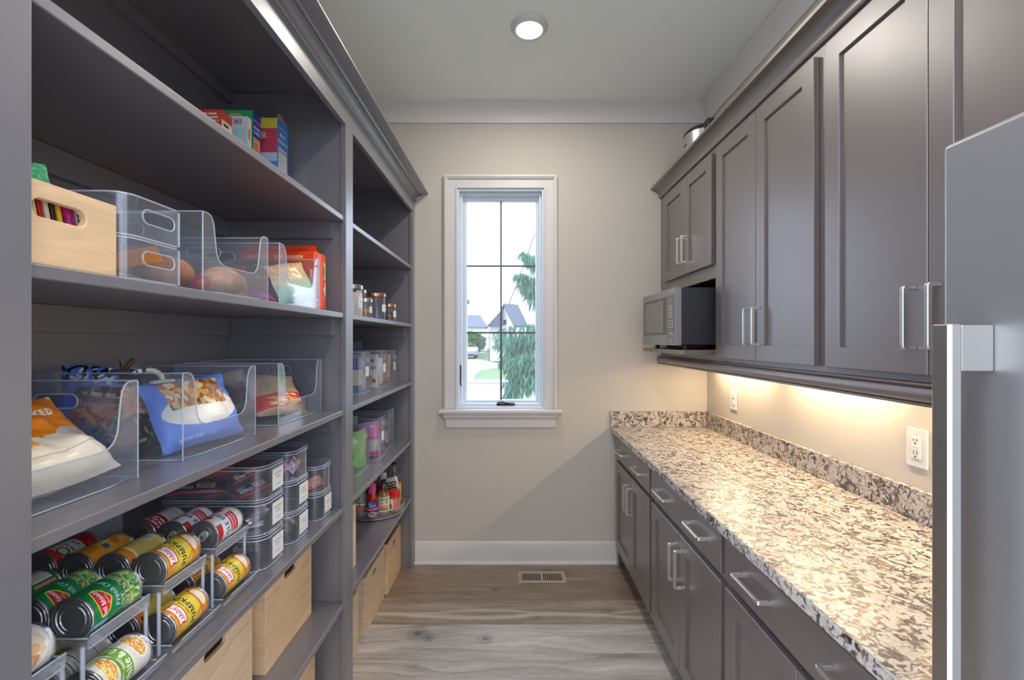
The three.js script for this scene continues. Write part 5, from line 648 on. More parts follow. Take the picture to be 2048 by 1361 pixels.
{
  const Y = TOPS[2] + 0.0004, xf = -0.748, pr = (w, h, f) => film(cv(w, h, f));
  tallBin('tall clear bin with a blue striped carton, beside the middle upright on its shelf', xf, 2.29, 2.462, Y, 0.21, ['']); tallBin('tall clear bin with a cream biscuit carton, middle of its shelf', xf, 2.612, 2.786, Y, 0.21, ['']); tallBin('tall clear bin with a yellow sugar bag, nearest the window wall', xf, 2.852, 3.012, Y, 0.205, ['']);
  const put = (name, label, g, m, p, yaw, cat) => { const o = one(name, g, m, label, cat, 'packs inside the tall bins'); o.position.set(p[0], p[1], -p[2]); o.rotation.y = yaw; if (IN) fit(o, IN); return o; };
  put('baking_carton', 'dark blue striped carton with a cream label in the first tall bin', new THREE.BoxGeometry(0.13, 0.175, 0.055).translate(0, 0.0875, 0), pr(128, 160, (g, w, h) => { g.fillStyle = '#565a8c'; g.fillRect(0, 0, w, h); many(16, (i) => { g.fillStyle = i % 2 ? '#7d80ae' : '#474b7c'; g.fillRect(i * 8, 0, 8, h); }); g.fillStyle = '#d8cbb2'; g.fillRect(0, 52, w, 72); g.fillStyle = '#3a3c5c'; g.fillRect(0, 46, w, 5); many(5, (i) => { g.fillStyle = '#8a8578'; g.fillRect(10, 62 + i * 10, 90, 3); }); }), [-0.835, Y + 0.0035, 2.345], 0.05, 'carton');
  IN = [Y + 0.004, -1.04, -0.7545, 2.379, 2.456]; put('baking_bag', 'white and lilac bag at the front of the first tall bin', pouch(0.09, 0.17, 0.035, 101).rotateY(1.2), phy('#c9c6d8', 0.4), [-0.79, Y + 0.089, 2.415], 0, 'bag'); IN = null;
  put('baking_carton', 'cream biscuit carton with a red name and a pear picture in the middle bin', new THREE.BoxGeometry(0.15, 0.185, 0.05).translate(0, 0.0925, 0), pr(160, 200, (g, w, h) => { g.fillStyle = '#e3d3c2'; g.fillRect(0, 0, w, h); scrawl(g, 96, 30, 56, 26, 1, '#c22d33'); txt(g, 'ano', 122, 92, 'italic bold 34px serif', '#6a3a3a'); blob(g, 112, 168, 30, 24, '#d98a4a'); blob(g, 116, 152, 16, 20, '#e2a86a'); many(8, () => blob(g, 100 + rnd() * 50, 125 + rnd() * 40, 12, 7, ['#6a3f34', '#8a5a40', '#4f2a24'][rnd() * 3 | 0], rnd() * 3)); }), [-0.850, Y + 0.0035, 2.662], 0.05, 'carton');
  IN = [Y + 0.004, -1.04, -0.7545, 2.692, 2.780]; put('baking_bag', 'pale bag with green at the front of the middle bin', pouch(0.09, 0.16, 0.03, 103).rotateY(1.25), pr(64, 96, (g, w, h) => { g.fillStyle = grad(g, 0, h, '#dfe4ee', '#e8eaf0', '#b9cfae', '#e2b9a8'); g.fillRect(0, 0, w, h); }), [-0.79, Y + 0.084, 2.735], 0, 'bag'); IN = null;
  IN = [Y + 0.004, -1.04, -0.7545, 2.858, 3.006]; put('sugar_bag', 'bright yellow sugar bag with a red bottom in the last tall bin', pouch(0.12, 0.175, 0.05, 105, { taper: -0.1 }), pr(96, 140, (g, w, h) => { g.fillStyle = '#e8a423'; g.fillRect(0, 0, w, h); many(14, (i) => { g.fillStyle = '#c9861a'; g.fillRect(14, 40 + i * 5, 40, 2); }); g.fillStyle = '#d8452c'; g.fillRect(0, h - 22, w, 18); }), [-0.835, Y + 0.09, 2.935], 0.5, 'bag'); IN = null;
  put('storage_lid', 'red plastic lid lying behind the first tall bin', lathe([[0.0002, 0.0], [0.055, 0.0], [0.058, 0.004], [0.058, 0.014], [0.054, 0.016], [0.0002, 0.016]], 32), phy('#c8203a', 0.3), [-0.94, Y + 0.2145, 2.40], 0, 'lid').position.y = Y + 0.2145;
  put('spice_carton', 'small dark blue open carton on top at the back of the middle bin', bx(-0.05, 0.05, 0, 0.05, -0.03, 0.03, 0.002), std('#3a4668', 0.5), [-0.93, Y + 0.2125, 2.70], 0.4, 'carton');
}
{
  const Y = TOPS[3] + 0.0004, pr = (w, h, f) => film(cv(w, h, f)), P = (label, w, h, t, s, m, p, r) => bag('food_pouch', label, pouch(w, h, t, s), m, p, r, 'pouch', 'pouches inside the far bay bins');
  tallBin('clear bin with a lime green pouch, beside the middle upright, lower shelf', -0.735, 2.19, 2.405, Y, 0.213, null); tallBin('clear bin with a bright pink pouch, middle of the lower shelf', -0.722, 2.488, 2.655, Y, 0.225, ['']); tallBin('clear bin with a red and tan pouch, nearest the window, lower shelf', -0.742, 2.745, 2.93, Y, 0.225, null);
  IN = [Y + 0.004, -0.885, -0.742, 2.196, 2.399]; P('lime green zip pouch with an oval window in the first lower bin', 0.155, 0.185, 0.045, 111, pr(192, 256, (g, w, h) => { g.fillStyle = '#7fe03a'; g.fillRect(0, 0, w, h); blob(g, 96, 18, 16, 7, '#3a6a1a'); blob(g, 70, 66, 60, 20, '#eef4e4'); blob(g, 46, 62, 22, 20, '#2f3c7a'); g.save(); g.beginPath(); g.ellipse(60, 165, 34, 66, 0.1, 0, 7); g.clip(); g.fillStyle = '#5a5440'; g.fillRect(0, 90, 120, 160); many(90, () => blob(g, 20 + rnd() * 80, 95 + rnd() * 140, 9, 5, ['#7a7458', '#3f3b2e', '#a29a74', '#8a8f5a'][rnd() * 4 | 0], rnd() * 3)); g.restore(); for (let i = 0; i < 12; i++) { g.fillStyle = '#4c8a2e'; g.fillRect(132, 100 + i * 11, 10 - (i % 3) * 2, 8); } }), [-0.797, Y + 0.096, 2.315], [-0.1, 0.75, -0.06]);
  IN = [Y + 0.004, -1.02, -0.888, 2.196, 2.399]; P('tan pouch behind the lime green one', 0.12, 0.17, 0.04, 113, pr(64, 64, (g, w, h) => { g.fillStyle = '#b9b08a'; g.fillRect(0, 0, w, h); g.fillStyle = '#e3dcc0'; g.fillRect(0, 40, w, 10); }), [-0.90, Y + 0.125, 2.30], [-0.05, 0.5, 0.1]);
  IN = [Y + 0.004, -0.86, -0.729, 2.494, 2.590]; P('bright pink pouch with a pale lower half in the middle lower bin', 0.12, 0.19, 0.04, 115, pr(128, 224, (g, w, h) => { g.fillStyle = '#f58ac0'; g.fillRect(0, 0, w, h); g.fillStyle = '#ee5a9c'; g.fillRect(0, 96, w, 18); g.fillStyle = '#c9bfb6'; g.fillRect(0, 114, w, 74); scrawl(g, 50, 24, 60, 20, 1, '#ffe4f0'); g.fillStyle = '#d8306a'; g.fillRect(0, 188, w, 24); }), [-0.785, Y + 0.103, 2.565], [-0.06, 0.7, 0.05]);
  IN = [Y + 0.004, -0.86, -0.729, 2.592, 2.649]; P('silver grey pouch with a dark mark beside the pink one', 0.10, 0.19, 0.03, 117, pr(96, 160, (g, w, h) => { g.fillStyle = '#a8a6a2'; g.fillRect(0, 0, w, h); blob(g, 60, 34, 18, 12, '#2a3a55'); }), [-0.77, Y + 0.108, 2.612], [-0.05, 1.1, 0.05]);
  IN = [Y + 0.004, -1.02, -0.749, 2.751, 2.924]; P('red and tan pouch in the last lower bin', 0.11, 0.16, 0.04, 119, pr(96, 160, (g, w, h) => { g.fillStyle = '#a79a88'; g.fillRect(0, 0, w, h); g.fillStyle = '#d8402f'; g.fillRect(0, 46, w, 30); g.fillStyle = '#cdb890'; g.fillRect(0, 80, w, 66); g.fillStyle = '#c8303a'; g.fillRect(0, 146, w, 14); }), [-0.81, Y + 0.086, 2.83], [-0.05, 0.8, 0.03]);
  IN = [Y + 0.004, -1.02, -0.865, 2.494, 2.649]; P('tall pale green pouch sticking up at the back of the middle lower bin', 0.08, 0.22, 0.03, 121, pr(64, 96, (g, w, h) => { g.fillStyle = '#8f9c8c'; g.fillRect(0, 0, w, h); g.fillStyle = '#63c832'; g.fillRect(0, 0, 34, 40); }), [-0.90, Y + 0.122, 2.58], [-0.05, 0.5, -0.06]);
}
IN = null;
// ---------- turntable with bottles ----------
{
  const Y = TOPS[4], cx = -0.815, cd = 2.765, t = thing('turntable', 'round clear turntable with a low rim, full of sauce bottles', 'turntable', [cx, Y, cd]);
  part(t, 'foot', lathe([[0.0002, 0.0005], [0.10, 0.0005], [0.11, 0.004], [0.11, 0.0075], [0.0002, 0.0075]], 40), M.smoke); part(t, 'tray', lathe([[0.0002, 0.008], [0.161, 0.008], [0.165, 0.012], [0.1665, 0.052], [0.1645, 0.052], [0.1625, 0.011], [0.0002, 0.011]], 56), M.clear); part(t, 'rim', new THREE.TorusGeometry(0.1655, 0.0018, 6, 64).rotateX(Math.PI / 2).translate(0, 0.052, 0), M.rim); part(t, 'rim', new THREE.TorusGeometry(0.1645, 0.0018, 6, 64).rotateX(Math.PI / 2).translate(0, 0.0105, 0), M.rim);
  const yb = Y + 0.0118, wrap = (t, r, y0, y1, m, a = 0) => part(t, 'label', new THREE.CylinderGeometry(r, r, y1 - y0, 28, 1, true).rotateY(a).translate(0, (y0 + y1) / 2, 0), m);
  const bottle = (name, label, x, d, prof, m, cap, capM, cat = 'bottle') => { const o = thing(name, label, cat, [x, yb, d], 'bottles and jars on the turntable'); part(o, 'body', lathe(prof, 28), m); if (cap) part(o, 'cap', lathe(cap, 24), capM); return o; };
  const lq = (c, k) => phy(c, 0.08, { specularIntensity: 1.2, ...k });
  const face = 0.36;   // turns the middle of a label towards the aisle
  const lab = (w, h, f) => phy([1, 1, 1], 0.4, { map: cv(w, h, f) });
  let o = bottle('sauce_bottle', 'bright red sauce bottle with a pink cap and a blue label', -0.800, 2.642, [[0.0002, 0], [0.030, 0], [0.0325, 0.004], [0.0325, 0.10], [0.030, 0.118], [0.021, 0.132], [0.0195, 0.138], [0.0002, 0.138]], lq('#b81f14'), [[0.0002, 0.196], [0.018, 0.196], [0.021, 0.192], [0.021, 0.172], [0.0225, 0.168], [0.0225, 0.139], [0.0002, 0.1385]], phy('#e0508c', 0.35));
  wrap(o, 0.0332, 0.008, 0.098, lab(512, 220, (g, w, h) => { g.fillStyle = '#1d4fa3'; g.fillRect(0, 0, w, 80); g.fillStyle = '#e0508c'; g.fillRect(0, 80, w, 46); g.fillStyle = '#5a3a6a'; g.fillRect(0, 126, w, 94); txt(g, 'LA', 226, 36, 'bold 36px sans-serif', '#fff'); txt(g, 'CHOY', 256, 70, 'bold 36px sans-serif', '#fff'); blob(g, 285, 24, 13, 13, '#e0433a'); txt(g, 'SWEET & SOUR', 256, 112, 'bold 22px sans-serif', '#ffd9e6'); blob(g, 256, 172, 62, 36, '#eee8de'); blob(g, 240, 160, 34, 18, '#d98a3a'); g.fillStyle = '#d8384a'; g.fillRect(262, 160, 32, 28); }), face + Math.PI);
  o = bottle('vinegar_bottle', 'amber vinegar bottle with a black cap and a cream fruit label', -0.748, 2.695, [[0.0002, 0], [0.031, 0], [0.034, 0.004], [0.034, 0.118], [0.0335, 0.122], [0.014, 0.170], [0.0135, 0.177]], M.glass, [[0.0002, 0.199], [0.014, 0.199], [0.016, 0.197], [0.016, 0.178], [0.0002, 0.1775]], M.black);
  wrap(o, 0.0346, 0.022, 0.108, lab(512, 220, (g, w, h) => { g.fillStyle = '#e6dfc6'; g.fillRect(0, 0, w, h); scrawl(g, 190, 18, 130, 44, 2, '#5d8a5a'); blob(g, 225, 92, 20, 20, '#e0a23a'); blob(g, 288, 80, 10, 20, '#3f6a34', 0.5); blob(g, 256, 150, 62, 28, '#e58a5a'); blob(g, 280, 140, 30, 20, '#e8a83a'); g.fillStyle = '#3f7a5a'; g.fillRect(190, 176, 130, 16); }), face + Math.PI);
  part(o, 'vinegar', lathe([[0.0002, 0.002], [0.030, 0.002], [0.0325, 0.005], [0.0325, 0.121], [0.030, 0.127], [0.0002, 0.127]], 28), lq('#b8742f'));
  o = bottle('spread_jar', 'peanut spread jar with a red lid, at the aisle edge of the turntable', -0.695, 2.745, [[0.0002, 0], [0.028, 0], [0.031, 0.004], [0.031, 0.084], [0.0295, 0.09], [0.0002, 0.09]], lq('#a8703a'), [[0.0002, 0.122], [0.029, 0.122], [0.0315, 0.119], [0.0315, 0.091], [0.0002, 0.0905]], phy('#d8202c', 0.35), 'jar');
  wrap(o, 0.0316, 0.012, 0.078, lab(384, 128, (g, w, h) => { g.fillStyle = '#e8857e'; g.fillRect(0, 0, w, h); g.fillStyle = '#f0ece4'; g.fillRect(110, 0, 56, h); blob(g, 130, 80, 22, 30, '#d8762c'); many(9, (i) => { g.fillStyle = '#c8414a'; g.fillRect(200, 12 + i * 12, 110, 4); }); }), face + Math.PI);
  o = bottle('oil_bottle', 'tall clear oil bottle with a yellow label, at the back of the turntable', -0.722, 2.835, [[0.0002, 0], [0.038, 0], [0.042, 0.005], [0.042, 0.150], [0.038, 0.170], [0.016, 0.222], [0.014, 0.235], [0.014, 0.248]], M.glass, [[0.0002, 0.262], [0.014, 0.262], [0.016, 0.259], [0.016, 0.2485], [0.0002, 0.2485]], M.black);
  part(o, 'oil', lathe([[0.0002, 0.003], [0.039, 0.003], [0.0395, 0.006], [0.0395, 0.120], [0.0002, 0.120]], 28), lq('#c9a24a')); wrap(o, 0.0426, 0.03, 0.148, lab(256, 192, (g, w, h) => { g.fillStyle = '#d9b53a'; g.fillRect(0, 0, w, h); g.fillStyle = '#e0622c'; g.fillRect(0, 0, w, 18); blob(g, 128, 92, 20, 22, '#ece9dc'); blob(g, 128, 104, 14, 9, '#55524a'); }), face + Math.PI);
  o = one('seasoning_pouch', pouch(0.085, 0.112, 0.008, 131, { crinkle: 0.001 }), film(cv(160, 200, (g, w, h) => { g.fillStyle = '#a9b3b6'; g.fillRect(0, 0, w, h); g.fillStyle = '#23252a'; g.fillRect(14, 44, 118, 120); scrawl(g, 28, 60, 90, 24, 1, '#c9a86a'); txt(g, 'CRUNCH', 72, 104, 'bold 26px serif', '#d9b87a'); scrawl(g, 30, 118, 84, 22, 1, '#c9a86a'); }), { metalness: 0.25 }), 'silver pouch with a black square label leaning on the oil bottle', 'pouch', 'bottles and jars on the turntable'); o.rotation.order = 'YXZ'; o.rotation.set(0, 0.08, 0.2); o.position.set(-0.722, yb + 0.130, -2.786);
  o = bottle('pickle_jar', 'clear jar with a green and red label, beside the narrow crate', -0.872, 2.668, [[0.0002, 0], [0.032, 0], [0.035, 0.004], [0.035, 0.115], [0.030, 0.128], [0.0285, 0.134], [0.0002, 0.134]], lq('#8a948c'), [[0.0002, 0.150], [0.028, 0.150], [0.030, 0.147], [0.030, 0.1345], [0.0002, 0.1345]], M.nickel, 'jar');
  wrap(o, 0.0356, 0.02, 0.10, lab(384, 160, (g, w, h) => { g.fillStyle = '#b9a98a'; g.fillRect(0, 0, w, h); g.fillStyle = '#2f7a44'; g.fillRect(0, 30, w, 44); scrawl(g, 140, 40, 104, 40, 1, '#fff'); g.fillStyle = '#c8564a'; g.fillRect(0, 84, w, 54); many(3, (i) => { g.fillStyle = '#e8c9b8'; g.fillRect(130, 92 + i * 14, 120, 4); }); g.fillStyle = '#d9b83a'; g.fillRect(0, 16, w, 10); }), face + Math.PI);
  o = bottle('sauce_bottle', 'small dark sauce bottle with a red cap behind the bright red bottle', -0.815, 2.737, [[0.0002, 0], [0.022, 0], [0.025, 0.004], [0.025, 0.12], [0.014, 0.15], [0.0125, 0.18], [0.0002, 0.18]], lq('#3a1512'), [[0.0002, 0.214], [0.012, 0.214], [0.014, 0.21], [0.014, 0.1805], [0.0002, 0.1805]], phy('#c8242c', 0.35));
  wrap(o, 0.0255, 0.03, 0.11, lab(192, 96, (g, w, h) => { g.fillStyle = '#2a2628'; g.fillRect(0, 0, w, h); many(14, () => { g.fillStyle = '#e8e4e0'; g.fillRect(rnd() * w, rnd() * h, 14, 5); }); }), face + Math.PI);
  o = bottle('pepper_shaker', 'red spice shaker with a white cap, behind the vinegar bottle', -0.786, 2.824, [[0.0002, 0], [0.018, 0], [0.020, 0.003], [0.020, 0.14], [0.0002, 0.14]], phy('#a83a2a', 0.35), [[0.0002, 0.205], [0.0175, 0.205], [0.019, 0.202], [0.0198, 0.1405], [0.0002, 0.1405]], phy('#e2d2cc', 0.4));
  o = bottle('glass_bottle', 'slim clear glass bottle at the back centre of the turntable', -0.835, 2.872, [[0.0002, 0], [0.026, 0], [0.028, 0.004], [0.028, 0.17], [0.018, 0.21], [0.014, 0.235], [0.014, 0.25]], M.glass, [[0.0002, 0.27], [0.013, 0.27], [0.015, 0.268], [0.015, 0.2505], [0.0002, 0.2505]], phy('#a8282c', 0.35)); part(o, 'sauce', lathe([[0.0002, 0.003], [0.0255, 0.004], [0.0255, 0.10], [0.0002, 0.10]], 24), lq('#5a3a28'));
  o = bottle('olive_tin', 'olive green canister behind the dark sauce bottle', -0.870, 2.802, [[0.0002, 0], [0.034, 0], [0.036, 0.003], [0.036, 0.17], [0.034, 0.172], [0.0002, 0.172]], std('#6a6444', 0.5), [[0.0002, 0.190], [0.034, 0.190], [0.0365, 0.187], [0.0365, 0.1725], [0.0002, 0.1725]], std('#b9a66a', 0.45), 'canister');
  o = bottle('white_bottle', 'white plastic bottle with a blue mark at the back left of the turntable', -0.918, 2.738, [[0.0002, 0], [0.030, 0], [0.033, 0.004], [0.033, 0.16], [0.024, 0.185], [0.0002, 0.185]], phy('#dfe2e8', 0.35), [[0.0002, 0.215], [0.016, 0.215], [0.018, 0.212], [0.018, 0.1855], [0.0002, 0.1855]], phy('#e8e8ea', 0.4)); wrap(o, 0.0335, 0.05, 0.15, lab(192, 96, (g, w, h) => { g.fillStyle = '#e6e8ee'; g.fillRect(0, 0, w, h); blob(g, 96, 48, 20, 26, '#4a7ac8'); }), face + Math.PI);
}

// ---------- outside the window: street, lawn, houses, tree ----------
const GY = -0.6, gp = (px, py) => { const d = (EYE - GY) * F / (py - 680.5); return [(px - 1024) * d / F, d]; };
const slabG = (pts, y0, y1) => slabY(S(pts), y0, y1);
{
  const concrete = std([0.33, 0.325, 0.32], 0.9), asphalt = std([0.27, 0.27, 0.28], 0.9), grassM = std([0.15, 0.225, 0.085], 0.95, { map: dataTex(128, 128, (x, y) => { const n = 0.75 + 0.25 * fbm(x / 8, y / 8, 91, 16, 16, 4); return [n, n, n]; }) });
  struct('ground_outside', bx(-70, 70, GY - 0.4, GY - 0.05, 3.6, 120), grassM); struct('ground_behind', bx(-120, 120, GY - 0.4, GY - 0.05, -120, -2.4), concrete);
  struct('street', bx(-60, 60, GY - 0.05, GY - 0.02, 9, 22.0), asphalt);
  struct('driveway', slabG([gp(700, 766), gp(942, 766), gp(952, 748), gp(962, 740), gp(995, 735), gp(994, 726), gp(958, 719), gp(900, 718), gp(700, 722)], GY - 0.05, GY - 0.01), concrete);
  struct('kerb', slabG([gp(700, 768), gp(1300, 766), gp(1300, 760), gp(942, 761.5), gp(940, 766), gp(700, 766.5)], GY - 0.05, GY + 0.06), std([0.36, 0.35, 0.34], 0.9));
  // houses: white painted brick, blue-grey shingle roofs
  const brickW = std([0.60, 0.595, 0.58], 0.9), roofM = std([0.095, 0.105, 0.135], 0.85, { bumpMap: dataTex(64, 64, (x, y) => { const n = (y % 16) / 16 * 0.8 + 0.2 * hash(x >> 3, y >> 4, 5); return [n, n, n]; }, false), bumpScale: 0.03 }), dk = std([0.10, 0.10, 0.12], 0.6), pn = phy([0.25, 0.30, 0.36], 0.1);
  function gable(t, x0, x1, eave, peak, z0, z1, px = (x0 + x1) / 2, over = 0.35) {   // gable end at z0 faces the street; d grows away
    part(t, 'wall', slabZ(S([[x0, GY], [x1, GY], [x1, eave], [px, peak], [x0, eave]]), z0, z1), brickW);
    const th = 0.16, sl = (xe) => { const L = Math.hypot(px - xe, peak - eave), ux = (xe - px) / L, uy = (eave - peak) / L, e = [xe + ux * over, eave + uy * over]; return slabZ(S([[px, peak + 0.02], e, [e[0], e[1] + th], [px, peak + th + 0.06]]), z0 - over, z1 + over); };
    part(t, 'roof', sl(x0), roofM); part(t, 'roof', sl(x1), roofM);
  }
  const win = (t, x, y, w, h, d) => { const f = part(t, 'window', slabZ(holed(rr(x - w / 2, y - h / 2, x + w / 2, y + h / 2, 0.01), rr(x - w / 2 + 0.08, y - h / 2 + 0.08, x + w / 2 - 0.08, y + h / 2 - 0.08, 0.01, THREE.Path)), d - 0.06, d - 0.002), std([0.75, 0.76, 0.78], 0.6)); part(f, 'window_pane', bx(x - w / 2 + 0.07, x + w / 2 - 0.07, y - h / 2 + 0.07, y + h / 2 - 0.07, d - 0.03, d - 0.01), pn); };
  // large house: steep gable to the right, small gabled wing in front
  const h1 = thing('house', 'large white house with a steep gable roof across the street, behind the tree', 'house', [0, 0, 0]);
  gable(h1, -1.25, 9.3, 2.75, 17.0, 49, 60, 4.03, 0.3); win(h1, -0.2, 2.2, 0.7, 1.9, 49); win(h1, 2.0, 2.2, 1.1, 1.9, 49);
  const wing = part(h1, 'wing', (() => { const g = slabZ(S([[-1.05, 0], [1.05, 0], [1.05, 3.6], [0, 5.45], [-1.05, 3.6]]), -1.0, 1.0); return g; })(), brickW); wing.position.set(-0.1, GY, -45.6); wing.rotation.y = -0.6;
  const rs = (s) => { const over = 0.28, L = Math.hypot(1.05, 1.85), e = [s * (1.05 + 1.05 / L * over), 3.6 - 1.85 / L * over]; return slabZ(S([[0, 5.47], e, [e[0], e[1] + 0.14], [0, 5.64]]), -1.25, 1.25); };
  part(wing, 'roof', rs(1), roofM); part(wing, 'roof', rs(-1), roofM); part(wing, 'downpipe', new THREE.CylinderGeometry(0.05, 0.05, 3.5, 8).translate(1.12, 1.75, 0.9), dk); part(wing, 'window', bx(-0.16, 0.16, 3.55, 4.05, -1.06, -0.99), dk);
  part(h1, 'side_roof', slabZ(S([[-2.4, 2.85], [-0.9, 2.85], [-0.9, 4.5]]), 44.3, 48.9), roofM); part(h1, 'side_wall', bx(-2.15, -1.0, GY, 2.849, 45.2, 48.9), brickW); part(h1, 'downpipe', new THREE.CylinderGeometry(0.05, 0.05, 3.1, 8).translate(-2.22, 1.0, -44.9), dk);
  // house further back on the left: hipped roof
  const h2 = thing('house', 'low house with a grey hipped roof beyond the hedge', 'house', [0, 0, 0]), d2 = 72, P2 = (px, py) => at(px, py, d2);
  { const e0 = P2(900, 655), e1 = P2(974, 655), r0 = P2(915, 627), r1 = P2(956, 627), z = [d2, d2 + 9, d2 + 4.5], v = [[e0[0], e0[1], -z[0]], [e1[0], e1[1], -z[0]], [e1[0], e1[1], -z[1]], [e0[0], e0[1], -z[1]], [r0[0], r0[1], -z[2]], [r1[0], r1[1], -z[2]]], f = [[0, 1, 5], [0, 5, 4], [1, 2, 5], [2, 3, 4], [2, 4, 5], [3, 0, 4], [0, 2, 1], [0, 3, 2]], g = new THREE.BufferGeometry(); g.setAttribute('position', new THREE.Float32BufferAttribute(f.flat().flatMap((i) => v[i]), 3)); g.computeVertexNormals(); part(h2, 'roof', boxUV(g), roofM); part(h2, 'wall', bx(e0[0] + 0.5, e1[0] - 0.5, GY, e0[1] - 0.002, d2 + 0.5, d2 + 8.5), brickW); }
  const h3 = thing('house', 'sliver of a tan brick house at the left edge of the window view', 'house', [0, 0, 0]); { const a = at(931, 604, 40); part(h3, 'wall', bx(a[0] - 6, a[0], GY, a[1], 40, 42), std([0.34, 0.32, 0.30], 0.9)); part(h3, 'roof', bx(a[0] - 6.2, a[0] + 0.15, a[1] + 0.001, a[1] + 0.3, 39.7, 42.3), roofM); }
  // fence, hedge, cars
  const fn = thing('fence', 'dark metal picket fence beyond the driveway', 'fence', [0, 0, 0]); { const a = at(957, 672, 58)[0], b = at(978, 672, 58)[0]; for (let x = a, i = 0; x < b; x += 0.14, i++) part(fn, 'picket', bx(x, x + 0.05, GY - 0.04, 1.9, 58, 58.04), dk); part(fn, 'rail', bx(a, b, 1.75, 1.83, 58.05, 58.09), dk); part(fn, 'rail', bx(a, b, 0, 0.08, 58.05, 58.09), dk); }
  const leafQ = (() => { const g = new THREE.PlaneGeometry(0.16, 0.10, 1, 1); return g; })();
  function leafy(name, label, cat, n, f, m, g = leafQ) { const t = thing(name, label, cat), im = new THREE.InstancedMesh(g, m, n), o = new THREE.Object3D(), c = new THREE.Color(); for (let i = 0; i < n; i++) { f(o, i); o.updateMatrix(); im.setMatrixAt(i, o.matrix); const k = rr_(0.7, 1.2); im.setColorAt(i, c.setRGB(k, k, k)); } im.name = 'foliage'; im.userData.kind = 'stuff'; shade(im); t.add(im); return t; }
  const leafM = phy([0.11, 0.21, 0.06], 0.8, { transmission: 0.3, thickness: 0, side: THREE.DoubleSide });
  const blobF = (cx, cy, cd, rx, ry, rd, s = 1) => (o) => { const a = rnd() * 6.283, b = Math.acos(2 * rnd() - 1), q = 0.75 + 0.25 * rnd(); o.position.set(cx + rx * q * Math.sin(b) * Math.cos(a), cy + ry * q * Math.cos(b), -(cd + rd * q * Math.sin(b) * Math.sin(a))); o.rotation.set(rnd() * 6, rnd() * 6, rnd() * 6); o.scale.setScalar(s * rr_(0.8, 1.6)); };
  const hc = (px, py, d) => at(px, py, d);
  let c = hc(948, 686, 64); part(leafy('hedge', 'bright green clipped hedge beyond the driveway', 'hedge', 2200, blobF(c[0] - 0.6, c[1], 64, 2.2, 1.5, 0.9, 2.2), leafM), 'core', new THREE.SphereGeometry(1, 20, 14).scale(2.0, 1.4, 0.8).translate(c[0] - 0.6, c[1], -64), std([0.16, 0.30, 0.10], 0.9));
  c = hc(945, 706, 61); part(leafy('shrub', 'pale green round shrub behind the parked car', 'shrub', 700, blobF(c[0] - 0.4, c[1] + 0.35, 61, 1.0, 0.85, 0.7, 1.8), leafM), 'core', new THREE.SphereGeometry(1, 16, 12).scale(0.9, 0.76, 0.6).translate(c[0] - 0.4, c[1] + 0.35, -61), std([0.2, 0.36, 0.12], 0.9));
  const lowX = gp(948, 797); part(leafy('low_hedge', 'low bright green hedge close below the window on the left', 'hedge', 1500, (o) => { o.position.set(lowX[0] - 1.0 + rnd() * 1.62, GY - 0.05 + rnd() * 0.30, -(lowX[1] - 3.0 + rnd() * 0.5)); o.rotation.set(rnd() * 6, rnd() * 6, rnd() * 6); o.scale.setScalar(rr_(0.4, 0.8)); }, phy([0.17, 0.27, 0.06], 0.8, { transmission: 0.3, thickness: 0, side: THREE.DoubleSide })), 'core', bx(lowX[0] - 0.95, lowX[0] + 0.57, GY - 0.05, GY + 0.18, lowX[1] - 2.95, lowX[1] - 2.55, 0.05), std([0.24, 0.4, 0.1], 0.9));
  const car = thing('car', 'pale silver car parked on the driveway before the hedge', 'car', [0, 0, 0]); { const a = hc(936, 712, 52)[0], y = GY - 0.01, cm = phy([0.34, 0.34, 0.40], 0.3); part(car, 'body', soft(slabX(S([[52.0, y + 0.3], [52.0, y + 0.85], [52.3, y + 0.95], [53.3, y + 1.0], [54.0, y + 1.25], [55.7, y + 1.25], [56.3, y + 1.0], [56.6, y + 0.9], [56.6, y + 0.3]]), a - 0.85, a + 0.85, 0.06), 0.5), cm); part(car, 'windscreen', slabX(S([[53.38, y + 1.03], [53.99, y + 1.20], [54.02, y + 1.18], [53.42, y + 1.01]]), a - 0.7, a + 0.7), std([0.05, 0.06, 0.09], 0.1)); part(car, 'bumper', bx(a - 0.85, a + 0.85, y + 0.3, y + 0.55, 51.9, 51.995, 0.03), dk); for (const x of [a - 0.72, a + 0.72]) for (const d of [52.8, 55.8]) part(car, 'wheel', new THREE.CylinderGeometry(0.32, 0.32, 0.22, 20).rotateZ(Math.PI / 2).translate(x, y + 0.32, -d), M.black); }
}
